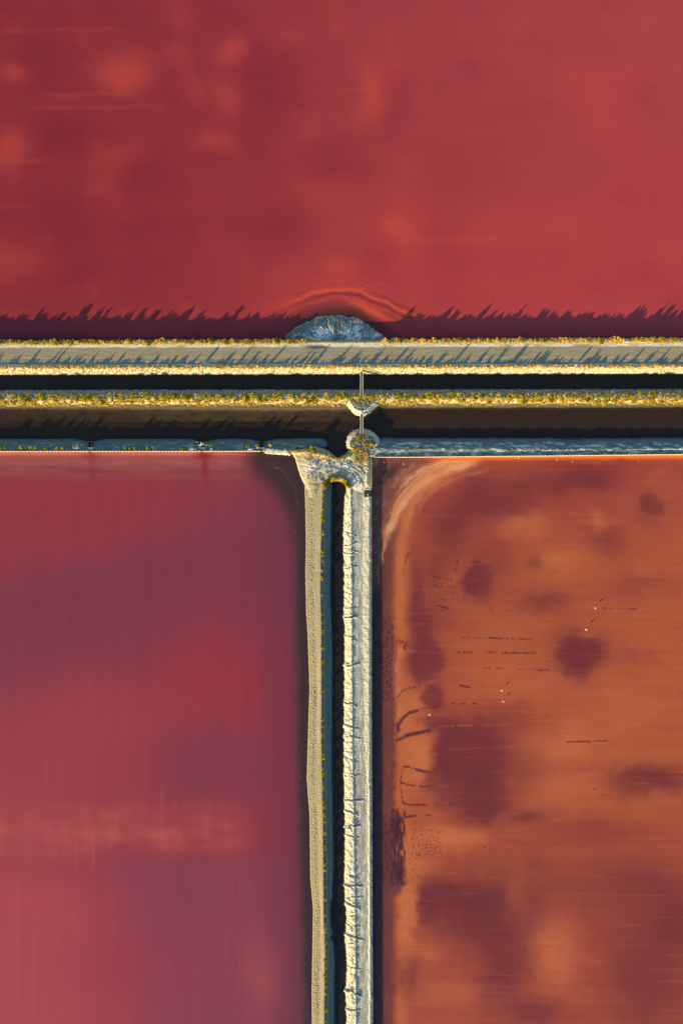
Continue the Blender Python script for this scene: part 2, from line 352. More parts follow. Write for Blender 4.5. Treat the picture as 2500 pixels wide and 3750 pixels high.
def left_colour(U, V):
    A, B = warp(U, V, 60, 300, 2)
    c = np.broadcast_to(np.array([138, 54, 67.]), U.shape + (3,))
    c = mix(c, (148, 48, 61), sm(200, 900, 2200 - B) * 0.8 * sm(900, 200, A))
    # purple drift rising to the right
    line = 2130 - 0.27 * A + 30 * fbm(U / 200, V / 200, 3)
    band = sm(-90, 110, B - line) * (1 - sm(250, 640, B - line))
    c = mix(c, (118, 54, 71), 0.82 * band)
    c = mix(c, (145, 50, 63), 0.65 * blob(A, B, 760, 2500, 220, 200, 1.0))
    c = mix(c, (156, 66, 74), 0.7 * sm(2500, 2950, B) * sm(700, 50, A))
    c = mix(c, (120, 56, 71), 0.6 * blob(A, B, 880, 1860, 230, 110, 1.1)); c = mix(c, (158, 64, 74), 0.55 * blob(A, B, 300, 2650, 350, 200))
    c = mix(c, (122, 56, 74), 0.75 * blob(A, B, 800, 2800, 260, 130, 1.2))
    c = mix(c, (174, 84, 76), 0.85 * sm(2880, 3080, B - 20 * fbm(U / 90, V * 0, 3)) * (1 - sm(3085, 3165, B)) * (1 - sm(780, 980, U)) * np.clip(0.6 + 0.5 * fbm(U / 60, V / 400, 3) + .7 * fbm(U / 170 + 3, V / 70, 3), 0, 1.1))
    c = mix(c, (130, 60, 78), 0.9 * sm(3110, 3200, B) * sm(150, 700, A))
    c = mix(c, (168, 70, 79), 0.8 * sm(3100, 3300, B) * sm(620, 80, A - 0.2 * (B - 3300)))
    c = mix(c, (166, 84, 84), 0.75 * blob(A, B, 960, 3600, 60, 150))
    c = mix(c, (148, 56, 72), 0.5 * blob(A, B, 500, 3560, 260, 130))
    # vertical wind streaks
    st = fbm((U + 9 * fbm(U / 120, V / 200, 2)) / 13, V / 330 + 4, 4)
    w = sm(2250, 2900, V) * sm(1050, 850, U) + 0.25
    c = mix(c, (184, 92, 86), np.clip(0.17 * sm(0.1, 0.8, st) * w, 0, 1)); c = mix(c, (112, 48, 66), np.clip(0.10 * sm(0.1, 0.8, -st) * w, 0, 1))
    for x, y0, y1 in [(338, 3010, 3230), (590, 2840, 3160), (1070, 2700, 3030), (640, 2900, 3000), (120, 3400, 3750), (60, 3200, 3700)]:
        d = np.abs(U - x - 4 * fbm(V / 80, U * 0 + x, 2))
        c = mix(c, (186, 96, 88), 0.22 * np.exp(-(d / 6) ** 2) * sm(y0, y0 + 80, V) * (1 - sm(y1 - 80, y1, V)))
    # shallow pinkish margin under the sheet piles
    n = fbm(U / 120, V / 22, 4)
    c = mix(c, (142, 78, 78), 0.85 * (1 - sm(1705, 1775 + 0 * n, V + 25 * n)) * (1 - sm(860, 960, U)))
    c = mix(c, (188, 106, 92), 0.7 * np.exp(-((V - 1662 - 3 * n) / 5) ** 2) * (1 - sm(1000, 1050, U)))
    c = mix(c, (170, 98, 88), 0.45 * np.exp(-((V - 1690 - 14 * n) / 10) ** 2) * (1 - sm(860, 930, U)) * sm(-.2, .3, n))
    c = mix(c, (120, 52, 60), 0.6 * np.exp(-((V - 1722 + 16 * n) / 14) ** 2) * (1 - sm(820, 930, U)) * sm(-.2, .3, fbm(U / 200, V / 20, 3)))
    for x, w in [(745, 1.0), (330, .5)]:
        c = mix(c, (122, 34, 44), 0.8 * w * blob(A * 0 + U, V, x, 1668, 34, 16, 1.2)); c = mix(c, (126, 38, 50), 0.7 * w * blob(U, V, x + 4, 1710, 13, 48))
    c = mix(c, (200, 130, 110), 0.7 * blob(U, V, 938, 1675, 5, 14, 1, 0.25))
    # deep borrow ditch along the dike
    ed = np.interp(V, [1650, 1700, 1760, 1860, 2200, 2600, 3000, 3400, 3750, 4200], [1000, 1040, 1085, 1100, 1098, 1104, 1110, 1122, 1126, 1126])
    x = U - ed - 10 * fbm(U / 30, V / 90, 3)
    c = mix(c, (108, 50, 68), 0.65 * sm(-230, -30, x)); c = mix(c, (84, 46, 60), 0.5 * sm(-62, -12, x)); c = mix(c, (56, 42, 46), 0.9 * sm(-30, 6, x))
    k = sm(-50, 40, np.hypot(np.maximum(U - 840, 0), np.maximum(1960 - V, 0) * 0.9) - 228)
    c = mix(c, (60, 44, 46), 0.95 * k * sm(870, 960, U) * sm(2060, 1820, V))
    # crumbs of salt and scum along the ditch lip
    sp = fbm(U / 3.2, V / 6, 2) * sm(40, 0, np.abs(x + 12 + 12 * fbm(V / 60, V * 0, 2)))
    c = mix(c, (150, 96, 88), 0.5 * sm(0.32, 0.6, sp))
    d, T = seg_dist(U, V, [(962, 1690), (1005, 1704), (1040, 1728), (1070, 1770), (1088, 1840)])
    c = mix(c, (120, 88, 76), 0.5 * np.exp(-(d / 5) ** 2) * sm(-.1, .4, fbm(U / 5, V / 5, 2)))
    c = mix(c, (184, 110, 96), 0.5 * blob(U, V, 1010, 1714, 8, 2.5, 1, .1))
    c = mix(c, (160, 90, 88), 0.6 * np.exp(-(np.abs(U - 1096 - 6 * fbm(V / 40, V * 0, 2)) / 3) ** 2) * blob(U * 0, V, 0, 2860, 1, 60) * sm(-.1, .4, fbm(U / 4, V / 8, 2)))
    return c

ZA = lambda x, y: (1300 + x * 0.7653, 1600 + y * 0.7653)
ZB = lambda x, y: (1300 + x * 0.7653, 2650 + y * 0.7653)
def right_colour(U, V):
    A, B = warp(U, V, 42, 150, 5); A, B = A + 16 * fbm(U / 45, V / 28, 3), B + 12 * fbm(U / 60 + 9, V / 30, 3)
    Vb = V + 14 * fbm(U / 380, V / 300, 3)
    st = fbm(U / 330, Vb / 11 + 5, 4)                      # wind-drawn horizontal streaks
    c = np.broadcast_to(np.array([170, 87, 54.]), U.shape + (3,))
    c = mix(c, (150, 68, 56), 0.85 * sm(2150, 1760, B)); c = mix(c, (158, 76, 56), 0.8 * sm(3000, 3350, B)); c = mix(c, (150, 68, 54), .5 * sm(2050, 2450, A) * sm(3000, 3300, B))
    c = mix(c, (170, 84, 60), .6 * sm(2150, 2450, A) * sm(2300, 1700, B))
    n = fbm(U / 190 + 8, V / 90, 4)
    c = mix(c, (142, 62, 56), 0.42 * sm(0.0, 0.7, n)); c = mix(c, (188, 102, 62), 0.35 * sm(0.0, 0.7, -n))
    dark = (98, 40, 50); rag = fbm(U / 26, V / 11, 4, .6)
    for x, y, rx, ry, w, p in [(2149, 1745, 95, 50, .65, 1.2), (2379, 1845, 45, 55, .55, 1.3), (1751, 1837, 110, 70, .5, 1.2), (1680, 1900, 80, 60, .35, 1), (1751, 2128, 55, 70, .8, 1.3), (1950, 2060, 32, 28, .55, 1.3),
                               (2218, 1983, 75, 60, .45, 1), (1989, 2197, 90, 55, .5, 1.2), (2119, 2404, 105, 85, .85, 1.6), (2060, 2330, 60, 50, .3, 1), (1560, 2430, 75, 66, .8, 1.8), (1526, 2190, 42, 180, .65, 1.15), (1600, 2230, 90, 90, .25, 1), (1535, 2340, 45, 80, .55, 1.2), (1560, 2300, 60, 60, .3, 1),
                               (1590, 2555, 40, 42, .7, 2), (1720, 2760, 150, 125, .9, 1.9), (1770, 2920, 120, 110, .85, 1.6), (1640, 2660, 90, 60, .6, 1.4), (1900, 2800, 120, 120, .35, 1), (2394, 2857, 170, 62, .65, 1.3), (1935, 2994, 55, 28, .55, 1.2),
                               (1690, 3310, 150, 95, .8, 1.25), (1760, 3390, 130, 100, .45, 1.1), (1610, 3280, 80, 70, .5, 1.3), (1820, 3400, 120, 90, .45, 1), (1476, 3584, 55, 65, .7, 1.2), (1836, 3580, 100, 160, .6, 1.2), (1989, 3392, 50, 40, .3, 1), (2478, 3377, 110, 120, .55, 1.2),
                               (2295, 3240, 240, 110, .4, 1.1), (2370, 3568, 190, 220, .5, 1.2), (1973, 3720, 90, 60, .5, 1.2), (2230, 1700, 250, 30, .35, 1), (2330, 2150, 150, 60, .25, 1), (1960, 1770, 220, 45, .45, 1), (1640, 1960, 70, 90, .5, 1.2), (1850, 1850, 130, 60, .4, 1.1), (1600, 2080, 40, 60, .4, 1.2), (1830, 2050, 110, 90, .3, 1), (1620, 2860, 60, 120, .5, 1.5), (1840, 2660, 140, 70, .35, 1.1), (1860, 3300, 200, 150, .4, 1.1), (1560, 3340, 40, 60, .4, 1.3), (2200, 3050, 250, 60, .3, 1)]:
        w_ = blob(A, B + 14 * st, x, y, rx, ry, p)
        c = mix(c, (132, 57, 53), .4 * w * blob(A, B + 14 * st, x + .35 * rx, y + .2 * ry, rx * 1.75, ry * 1.6, 1))
        if p >= 1.3: q = .35 + .35 * sm(.25 * rx, -.5 * rx, A - x); w_ = (1 - q) * w_ + q * sm(.1, .8, w_ + .2 * rag * sm(.02, .3, w_))
        c = mix(c, dark, w * w_)
    for x, y, rx, ry, w, p in [(1912, 1930, 100, 42, .55, 1.2), (2188, 1906, 34, 44, .5, 1.2), (2027, 2060, 120, 60, .5, 1), (1522, 2765, 50, 120, .85, 1.6), (1645, 3085, 130, 48, .85, 1.5), (1490, 3340, 36, 170, .85, 1.4),
                               (2035, 3492, 90, 150, .75, 1.2), (1900, 3280, 40, 120, .3, 1), (2065, 2727, 170, 80, .65, 1.1), (1520, 2590, 45, 60, .7, 1.4), (1560, 3500, 60, 40, .5, 1), (2050, 2900, 160, 70, .5, 1), (1640, 3650, 120, 60, .4, 1), (1930, 2500, 160, 60, .35, 1),
                               (1500, 3150, 70, 70, .6, 1.3), (2250, 2560, 150, 70, .3, 1)]:
        c = mix(c, (192, 108, 66), w * blob(A, B, x, y, rx, ry, p))
    c = mix(c, (146, 62, 52), 0.30 * sm(0.08, 0.7, st)); c = mix(c, (194, 108, 66), 0.22 * sm(0.08, 0.7, -st))
    s2 = fbm(U / 420 + 7, (Vb + 0.01 * U) / 5.5, 3); c = mix(c, (130, 54, 50), 0.26 * sm(0.38, 0.7, s2) * sm(1900, 2050, V) * sm(2750, 2600, V) * sm(1560, 1700, U))
    # pale sweeps bending round the corner
    R = lambda *p: [ZA(*q) for q in p]
    sweeps = [(R((640, 104), (470, 150), (370, 195), (285, 250), (215, 345), (165, 440), (130, 520)), 18, 1.6), (R((560, 112), (420, 160), (320, 210), (240, 280), (190, 360)), 14, 1.0), (R((480, 130), (360, 170), (280, 215), (220, 270), (180, 330), (150, 420)), 26, .5), (R((600, 118), (450, 160), (350, 210), (270, 275), (205, 370), (160, 470)), 4, 1.3), (R((560, 100), (430, 128), (330, 175), (255, 235), (200, 310), (160, 400)), 4, 1.1), (R((480, 104), (380, 130), (290, 175), (225, 230), (180, 300)), 4, 1.0), (R((200, 330), (160, 430), (135, 540), (128, 640)), 5, .8), (R((640, 90), (500, 108), (400, 130), (310, 165), (250, 205), (205, 260)), 18, .95), (R((430, 190), (340, 250), (280, 320), (250, 400), (235, 480)), 12, .6),
              (R((520, 150), (400, 205), (310, 270), (240, 380), (215, 520), (205, 700), (205, 900), (215, 1010)), 22, .75), (R((300, 120), (240, 160), (195, 205), (170, 260)), 9, .45), (R((700, 140), (500, 190), (400, 240), (330, 300), (290, 400)), 8, .4),
              (R((150, 470), (120, 560), (115, 640), (110, 760)), 6, .45), (R((215, 1000), (200, 1100), (205, 1230), (215, 1400)), 14, .5)]
    Aw, Bw = warp(U, V, 9, 45, 11)
    # ditch beside the dike; colour darkened near the wall to blend its shadow edge
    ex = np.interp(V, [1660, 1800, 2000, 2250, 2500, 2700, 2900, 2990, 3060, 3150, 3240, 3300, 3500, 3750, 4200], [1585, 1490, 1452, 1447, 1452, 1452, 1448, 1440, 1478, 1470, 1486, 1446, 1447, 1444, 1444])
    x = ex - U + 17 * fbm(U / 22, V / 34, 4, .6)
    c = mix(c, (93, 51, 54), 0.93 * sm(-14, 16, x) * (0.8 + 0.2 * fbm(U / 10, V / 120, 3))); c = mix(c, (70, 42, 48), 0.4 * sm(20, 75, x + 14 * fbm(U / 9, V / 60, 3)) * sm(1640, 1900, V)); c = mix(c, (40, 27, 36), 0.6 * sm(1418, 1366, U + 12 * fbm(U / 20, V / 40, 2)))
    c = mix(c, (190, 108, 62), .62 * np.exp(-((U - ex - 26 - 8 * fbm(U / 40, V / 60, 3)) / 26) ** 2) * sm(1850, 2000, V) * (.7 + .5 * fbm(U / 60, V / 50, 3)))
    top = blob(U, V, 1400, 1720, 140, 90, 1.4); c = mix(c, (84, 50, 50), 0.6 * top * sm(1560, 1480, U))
    tex = fbm(U / 9 + V / 22, V / 13 - U / 24, 4, .6); c = mix(c, (160, 104, 84), 0.5 * sm(.05, .6, tex) * sm(0, 30, x) * sm(2100, 1800, V))
    cs = poly_sd(U, V, [(1355, 1676), (1720, 1676), (1600, 1738), (1514, 1795), (1465, 1865), (1420, 1955), (1392, 2050), (1375, 2170), (1355, 2170)])
    c = mix(c, (112, 70, 63), .7 * sm(-14, 16, cs + 8 * tex)); c = mix(c, (164, 112, 88), .5 * sm(.0, .6, fbm((U + V) / 16, (V - U) / 60, 4, .6)) * sm(-6, 12, cs)); c = mix(c, (58, 38, 42), .7 * blob(U, V, 1425, 1735, 16, 45, 1.2, .75)); c = mix(c, (150, 128, 100), .8 * blob(U, V, 1374, 1690, 12, 22, 1.5, .5))
    for pts, wd, w in sweeps:
        xs = [p[0] for p in pts]; ys = [p[1] for p in pts]
        m = (U > min(xs) - 70) & (U < max(xs) + 70) & (V > min(ys) - 70) & (V < max(ys) + 70)
        d, T = seg_dist(Aw[m], Bw[m], pts)
        fib = 0.65 + 0.7 * fbm(d / 3.0 + 40, T * 6, 3)
        c[m] = mix(c[m], (214, 150, 106) if wd < 20 else (190, 108, 66), np.clip(w * np.exp(-(d / wd) ** 2) * fib * sm(0, .15, T) * (1 - sm(.82, 1, T)), 0, 1))
    # orange shallows under the sheet piles, faint rim lines
    c = mix(c, (208, 108, 42), 0.9 * (1 - sm(1676, 1692, V + 0.0044 * (U - 1400) + 5 * fbm(U / 50, V / 10, 3))) * sm(1480, 1700, U))
    for (x0, y0, x1, y1, w) in [ZA(265, 1030) + ZA(480, 1040) + (.6,), ZA(440, 1112) + ZA(1250, 1120) + (.45,), ZA(560, 1036) + ZA(1200, 1040) + (.3,), ZA(300, 1195) + ZA(760, 1200) + (.5,), ZA(400, 1390) + ZA(850, 1375) + (.6,), ZB(440, 130) + ZB(1000, 105) + (.5,),
                                ZB(370, 304) + ZB(510, 299) + (.7,), ZB(340, 392) + ZB(490, 384) + (.7,), ZB(370, 446) + ZB(490, 440) + (.6,), ZA(600, 598) + ZA(700, 594) + (.5,), ZB(400, 18) + ZB(800, 10) + (.5,)]:
        m = (V > min(y0, y1) - 14) & (V < max(y0, y1) + 14) & (U > x0 - 10) & (U < x1 + 10)
        d, T = seg_dist(U[m], V[m] + 2 * fbm(U[m] / 25, V[m] * 0, 2), [(x0, y0), (x1, y1)])
        c[m] = mix(c[m], (196, 108, 70), .55 * w * np.exp(-(d / 3.0) ** 2) * (1 - T ** 3) * sm(-.5, .3, fbm(U[m] / 20, V[m] / 9, 2)))
    # weed and old furrow marks
    ink = (84, 39, 47)
    def mark(pts, wd, w, dash=0.0, ds=9.0):
        xs = [p[0] for p in pts]; ys = [p[1] for p in pts]
        m = (U > min(xs) - 20) & (U < max(xs) + 20) & (V > min(ys) - 20) & (V < max(ys) + 20)
        d, T = seg_dist(U[m], V[m], pts)
        d = d + 3.6 * fbm(U[m] / 6, V[m] / 5, 3)
        g = fbm(U[m] / ds + pts[0][0], V[m] / ds, 2)
        w *= .82; wd *= .8
        k = sm(wd + 2.2, wd - 1.2, d) * (sm(dash - .25, dash + .05, g) if dash > -1 else 1)
        c[m] = mix(c[m], ink, np.clip(w * k, 0, 1))
    for z, p, wd, w, da in [(ZA, [(545, 601), (605, 598)], 2, .9, -.1), (ZA, [(492, 590), (484, 640)], 6, .8, .05), (ZA, [(455, 600), (455, 620)], 2, .7, 0), (ZA, [(380, 670), (470, 690)], 4, .8, .12), (ZA, [(375, 712), (475, 720)], 3, .8, .0), (ZA, [(395, 720), (470, 750)], 2, .6, .15),
                            (ZA, [(410, 775), (440, 782)], 3, .8, .05), (ZA, [(400, 812), (445, 822)], 4, .9, .0), (ZA, [(360, 830), (430, 836)], 2, .6, .15), (ZA, [(640, 810), (660, 836)], 2, .7, .1), (ZA, [(720, 832), (740, 832)], 2, .7, 0),
                            (ZA, [(515, 963), (850, 970)], 3, .85, .15), (ZA, [(645, 964), (705, 968)], 3.5, .9, -.1), (ZA, [(495, 1035), (560, 1034)], 3, .9, .02), (ZA, [(605, 1032), (680, 1036)], 3, .9, .05), (ZA, [(705, 1037), (865, 1038)], 3.5, .95, -.05),
                            (ZA, [(590, 1110), (740, 1113)], 2, .7, .15), (ZA, [(780, 1116), (870, 1117)], 2, .7, .1), (ZA, [(880, 1118), (935, 1120)], 3, .9, -.1), (ZA, [(505, 1194), (550, 1202)], 4, 1., -.5), (ZA, [(610, 1200), (700, 1201)], 2, .6, .15),
                            (ZA, [(465, 1280), (535, 1280)], 3, .8, -.05), (ZA, [(565, 1280), (580, 1280)], 4, .8, -.4), (ZA, [(205, 1250), (230, 1218), (262, 1205), (300, 1198), (380, 1190)], 3.5, .8, .0), (ZA, [(207, 1412), (206, 1385), (230, 1350), (260, 1325), (298, 1315)], 7, .95, -.5), (ZA, [(310, 1306), (360, 1298)], 2, .8, 0),
                            (ZA, [(240, 1432), (290, 1420), (358, 1410)], 5, .9, -.3), (ZA, [(1185, 822), (1330, 826)], 2, .7, .12), (ZA, [(1325, 825), (1350, 825)], 3, .8, -.3), (ZA, [(258, 548), (240, 610)], 4, .75, .1), (ZA, [(248, 560), (228, 660)], 3, .6, .15),
                            (ZA, [(205, 985), (245, 990), (240, 1015)], 9, .7, .05), (ZB, [(200, 85), (260, 62), (330, 45), (358, 38)], 6, .95, -.35), (ZB, [(210, 5), (205, 45)], 4, .6, -.2),
                            (ZB, [(262, 215), (235, 212), (222, 240), (218, 290), (222, 330), (230, 385)], 3, .85, -.05), (ZB, [(240, 205), (275, 218), (360, 240)], 4, .85, .08), (ZB, [(295, 228), (335, 235)], 5, .9, -.3), (ZB, [(225, 290), (260, 300), (300, 308), (365, 304)], 4, .9, -.05), (ZB, [(380, 302), (490, 298)], 2, .6, .1),
                            (ZB, [(230, 385), (260, 395), (345, 395)], 4, .95, -.2), (ZB, [(360, 392), (480, 386)], 2, .6, .1), (ZB, [(234, 430), (240, 455), (290, 448)], 5, .95, -.3), (ZB, [(340, 446), (365, 444)], 3, .8, -.2), (ZB, [(1020, 94), (1070, 90), (1125, 91)], 3, .9, -.2), (ZB, [(1150, 88), (1210, 88)], 2.5, .8, .0),
                            (ZB, [(1090, 418), (1130, 420)], 1.5, .5, .1), (ZB, [(1180, 350), (1240, 350)], 3, .6, .2), (ZB, [(1148, 318), (1152, 318)], 3, .8, -1), (ZB, [(618, 597), (624, 598)], 3, .9, -1)]:
        mark([z(*q) for q in p], wd, w, da)
    def speck(x0, x1, y0, y1, w, thr, sx, sy):
        m = (U > x0) & (U < x1) & (V > y0) & (V < y1)
        uu, vv = U[m], V[m]
        e = sm(x0, x0 + 12, uu) * sm(x1, x1 - 12, uu) * sm(y0, y0 + 20, vv) * sm(y1, y1 - 20, vv)
        c[m] = mix(c[m], (70, 36, 46), w * e * sm(thr, thr + .15, fbm(uu / sx, vv / sy, 2)))
    speck(1500, 1625, 3030, 3160, .8, .22, 6, 6); speck(1385, 1440, 2250, 2580, .75, .02, 9, 8); speck(1390, 1435, 2980, 3230, .85, .0, 16, 3.2); speck(1425, 1455, 2250, 3000, .6, .15, 4, 30); speck(1425, 1490, 2960, 3260, .85, -.08, 9, 40)
    speck(1470, 1560, 3100, 3240, .5, .25, 8, 5); speck(1440, 1452, 3260, 3560, .7, .2, 4, 5); speck(1560, 1670, 2100, 2250, .4, .3, 14, 3.5)
    c = mix(c, (70, 34, 46), .75 * blob(U, V, 1452, 3030, 20, 60, 1.6)); c = mix(c, (66, 34, 46), .8 * blob(U, V, 1462, 3195, 22, 45, 1.6))
    # pale specks of scum
    for x, y, r in [(1406, 1691, 2.5), (1478, 1699, 3), (2040, 1683, 2.5), (2098, 1690, 2.5), (2062, 1672, 2), (2340, 1686, 2), (1900, 1677, 2.5), (2460, 1672, 2)]:
        c = mix(c, (235, 190, 150), .9 * blob(U, V, x, y, r, r))
    return c

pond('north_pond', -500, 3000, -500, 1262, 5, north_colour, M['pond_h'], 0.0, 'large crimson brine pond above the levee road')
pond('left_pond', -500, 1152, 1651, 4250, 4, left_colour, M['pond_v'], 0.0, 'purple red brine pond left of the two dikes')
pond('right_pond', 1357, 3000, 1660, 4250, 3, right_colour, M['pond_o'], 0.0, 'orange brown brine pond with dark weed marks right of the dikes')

# ------------------------------------------------------------------ levees: sheets swept along their lines
def sweep(us_or_vs, knots, sub, horizontal=True):
    """knots: list of (position array along the line, z).  Returns U, V, Z, K (knot coordinate) arrays; rows follow the knots."""
    pos = np.stack([np.broadcast_to(k[0], us_or_vs.shape) for k in knots]); zz = np.stack([np.broadcast_to(k[1], us_or_vs.shape) for k in knots])
    ks = [0.0]
    for i in range(len(knots) - 1):
        n = sub[i] if isinstance(sub, (list, tuple)) else sub
        ks += list(i + np.arange(1, n + 1) / n)
    ks = np.array(ks); i = np.minimum(ks.astype(int), len(knots) - 2); f = (ks - i)[:, None]
    p = pos[i] * (1 - f) + pos[i + 1] * f; z = zz[i] * (1 - f) + zz[i + 1] * f
    a = np.broadcast_to(us_or_vs, p.shape); K = np.broadcast_to(ks[:, None], p.shape)
    return (a, p, z, K) if horizontal else (p, a, z, K)
def smoothrows(z, n=1):
    for _ in range(n):
        z = z.copy(); z[1:-1] = 0.25 * z[:-2] + 0.5 * z[1:-1] + 0.25 * z[2:]
    return z
def sheet(name, U, V, Z, C, mat, label, cat='levee'):
    X, Y = W(U, V)
    f = grid_faces(*U.shape)
    me = mesh_np(name, np.stack([X, Y, Z], -1), f, np.clip(C, 0.004, 0.85))
    return tag(link(name, me, mat), label, cat, kind='structure')
def lerp(a, b, u): return a + (b - a) * u / 2500.0

TAN = np.array([.285, .245, .168]); GREY = np.array([.27, .26, .24]); SALT = np.array([.74, .74, .74]); DAMP = np.array([.12, .105, .085]); CREAM = np.array([.52, .42, .24]); DUN = np.array([.20, .18, .15])

# --- north levee with the road
us = axis(-400, 2900, 2.6, -20, 2520, 12)
w1 = 5 * fbm(us / 45, us * 0, 4, .6); w2 = 2.5 * fbm(us / 40, us * 0 + 5, 3)
N0 = lambda a, b: lerp(a, b, us)
kn = [(N0(1195, 1190), -1.4), (N0(1247, 1235) + w1 * .6, -.12), (N0(1249.5, 1238) + w1 * .5, .9), (N0(1253, 1241.5), 2.1), (N0(1259, 1249) + w2 * .3, 2.2), (N0(1270, 1264) + w2, 1.98), (N0(1285, 1280), 2.0), (N0(1310, 1308), 2.02), (N0(1334, 1332), 1.98),
      (N0(1341, 1338), 2.08), (N0(1347, 1343), 2.32), (N0(1353, 1349), 2.15), (N0(1369.5, 1366), .05), (N0(1377, 1373), -1.4)]
U, V, Z, K = sweep(us, kn, [3, 3, 4, 4, 3, 6, 8, 8, 4, 4, 4, 8, 3])
Z = smoothrows(Z, 2)
rg = sm(2.0, 3.0, K) * (1 - sm(4.6, 5.1, K)) + sm(8.5, 10, K) * (1 - sm(11.8, 12.2, K))
Z = Z + rg * .22 * fbm(U / 9, V / 5, 3) + .035 * fbm(U / 60, V / 2.5, 3) * sm(5, 5.5, K) * (1 - sm(8.5, 9, K))
Z = Z - .05 * np.exp(-((K - 7.3) / .12) ** 2) - .05 * np.exp(-((K - 8.0) / .12) ** 2)
C = np.broadcast_to(TAN, U.shape + (3,))
C = mix(C, (.33, .285, .195), sm(-.2, .5, fbm(U / 160, V / 9, 4)) * .7)
C = mix(C, GREY * .85, .8 * sm(6.6, 8.2, K + .5 * fbm(U / 200, V / 20, 3)))
stw = fbm(U / 90, V / 2.2, 3)
C = mix(C, SALT, .75 * sm(.12, .5, stw + .5 * fbm(U / 120, V * 0 + 3, 3)) * np.exp(-((K - 8.35 - .15 * fbm(U / 100, V * 0, 2)) / .5) ** 2))
C = mix(C, SALT, .95 * np.exp(-((K - 8.75 - .2 * fbm(U / 80, V * 0 + 8, 3)) / .24) ** 2) * sm(-.5, .1, fbm(U / 150, V * 0 + 1, 3)))
C = mix(C, SALT * .95, .85 * np.exp(-((K - 5.15 - .25 * fbm(U / 45, V * 0 + 2, 4)) / .22) ** 2) * sm(-.35, .1, fbm(U / 130, V * 0 + 6, 3)))
C = mix(C, DUN * .8, .6 * np.exp(-((K - 7.3) / .15) ** 2) * sm(-.1, .3, fbm(U / 150, V / 8, 3)))
C = mix(C, DUN * .7, .55 * sm(.1, .5, -stw) * sm(5.6, 6.2, K) * (1 - sm(8, 8.4, K)))
C = mix(C, (.45, .35, .17), sm(2.4, 2.9, K) * (1 - sm(4.4, 4.7, K)) * .9); C = mix(C, CREAM, .9 * np.exp(-((K - 4.7) / .2) ** 2)); C = mix(C, CREAM * 1.1, sm(10.3, 10.8, K))
C = mix(C, DAMP, 1 - sm(1.2, 1.8, K)); C = mix(C, DAMP * .5, sm(11.85, 12.1, K))
# disturbed ground below the mound
C = mix(C, (.55, .48, .36), .9 * blob(U, V, 1290, 1262, 110, 7, 2)); C = mix(C, (.15, .135, .12), .8 * blob(U, V, 1155, 1272, 48, 13, 1.5) * sm(-.5, .3, fbm(U / 6, V / 6, 3)))
Z = Z - .8 * sm(1112, 1126, U) * (1 - sm(1385, 1400, U)) * sm(1.6, 2.2, K) * (1 - sm(3.2, 4.1, K)) - .3 * blob(U, V, 1165, 1266, 42, 8, 1.6)
sheet('levee', U, V, Z, C, M['road'], 'straight levee with pale dirt road between red pond and black canal')
N_CREST = lambda u: lerp(1261, 1251, u)

# --- middle embankment
w1 = 3.5 * fbm(us / 70, us * 0 + 11, 3); bulge = 9 * blob(us, us * 0, 1050, 0, 260, 1) + 4 * blob(us, us * 0, 620, 0, 200, 1)
kn = [(N0(1416, 1413), -1.5), (N0(1427, 1424), -.08), (N0(1441, 1438), 1.65), (N0(1447, 1444), 1.9), (N0(1464, 1460), 1.85), (N0(1474, 1469), 1.2), (N0(1482, 1476), .4), (N0(1489, 1484) + w1 * .5 + bulge, .02), (N0(1500, 1495) + w1 + bulge, -.2),
      (N0(1545, 1530), np.interp(us, [0, 1300, 1420, 2500], [-.42, -.42, -1.0, -1.0])), (N0(1575, 1560), -1.5)]
U, V, Z, K = sweep(us, kn, [3, 8, 4, 8, 5, 5, 5, 5, 8, 3])
Z = smoothrows(Z, 2) + (sm(2, 2.5, K) * (1 - sm(6, 7, K))) * .25 * fbm(U / 10, V / 7, 4) + .05 * fbm(U / 12, V / 8, 3) * sm(6, 7, K)
C = np.broadcast_to(DUN, U.shape + (3,))
C = mix(C, (.33, .31, .28), sm(-.1, .4, fbm(U / 14, V / 9, 3)))
C = mix(C, (.46, .36, .17), sm(3.6, 4.6, K + .6 * fbm(U / 12, V / 8, 3)))
C = mix(C, (.105, .085, .055), sm(5.5, 6.1, K + .5 * fbm(U / 14, V / 9, 3))); C = mix(C, (.20, .17, .115), .4 * np.exp(-((K - 6.95) / .06) ** 2)); C = mix(C, (.17, .105, .055), sm(7.1, 8.2, K)); C = mix(C, (.06, .045, .03), .8 * sm(7.0, 7.6, K) * sm(-.1, .45, fbm(U / 45, V / 16, 4)))
C = mix(C, DAMP * .6, 1 - sm(.8, 1.05, K))
sheet('embankment', U, V, Z, C, M['clod'], 'narrow shrub covered embankment between the black canal and the brown channel')

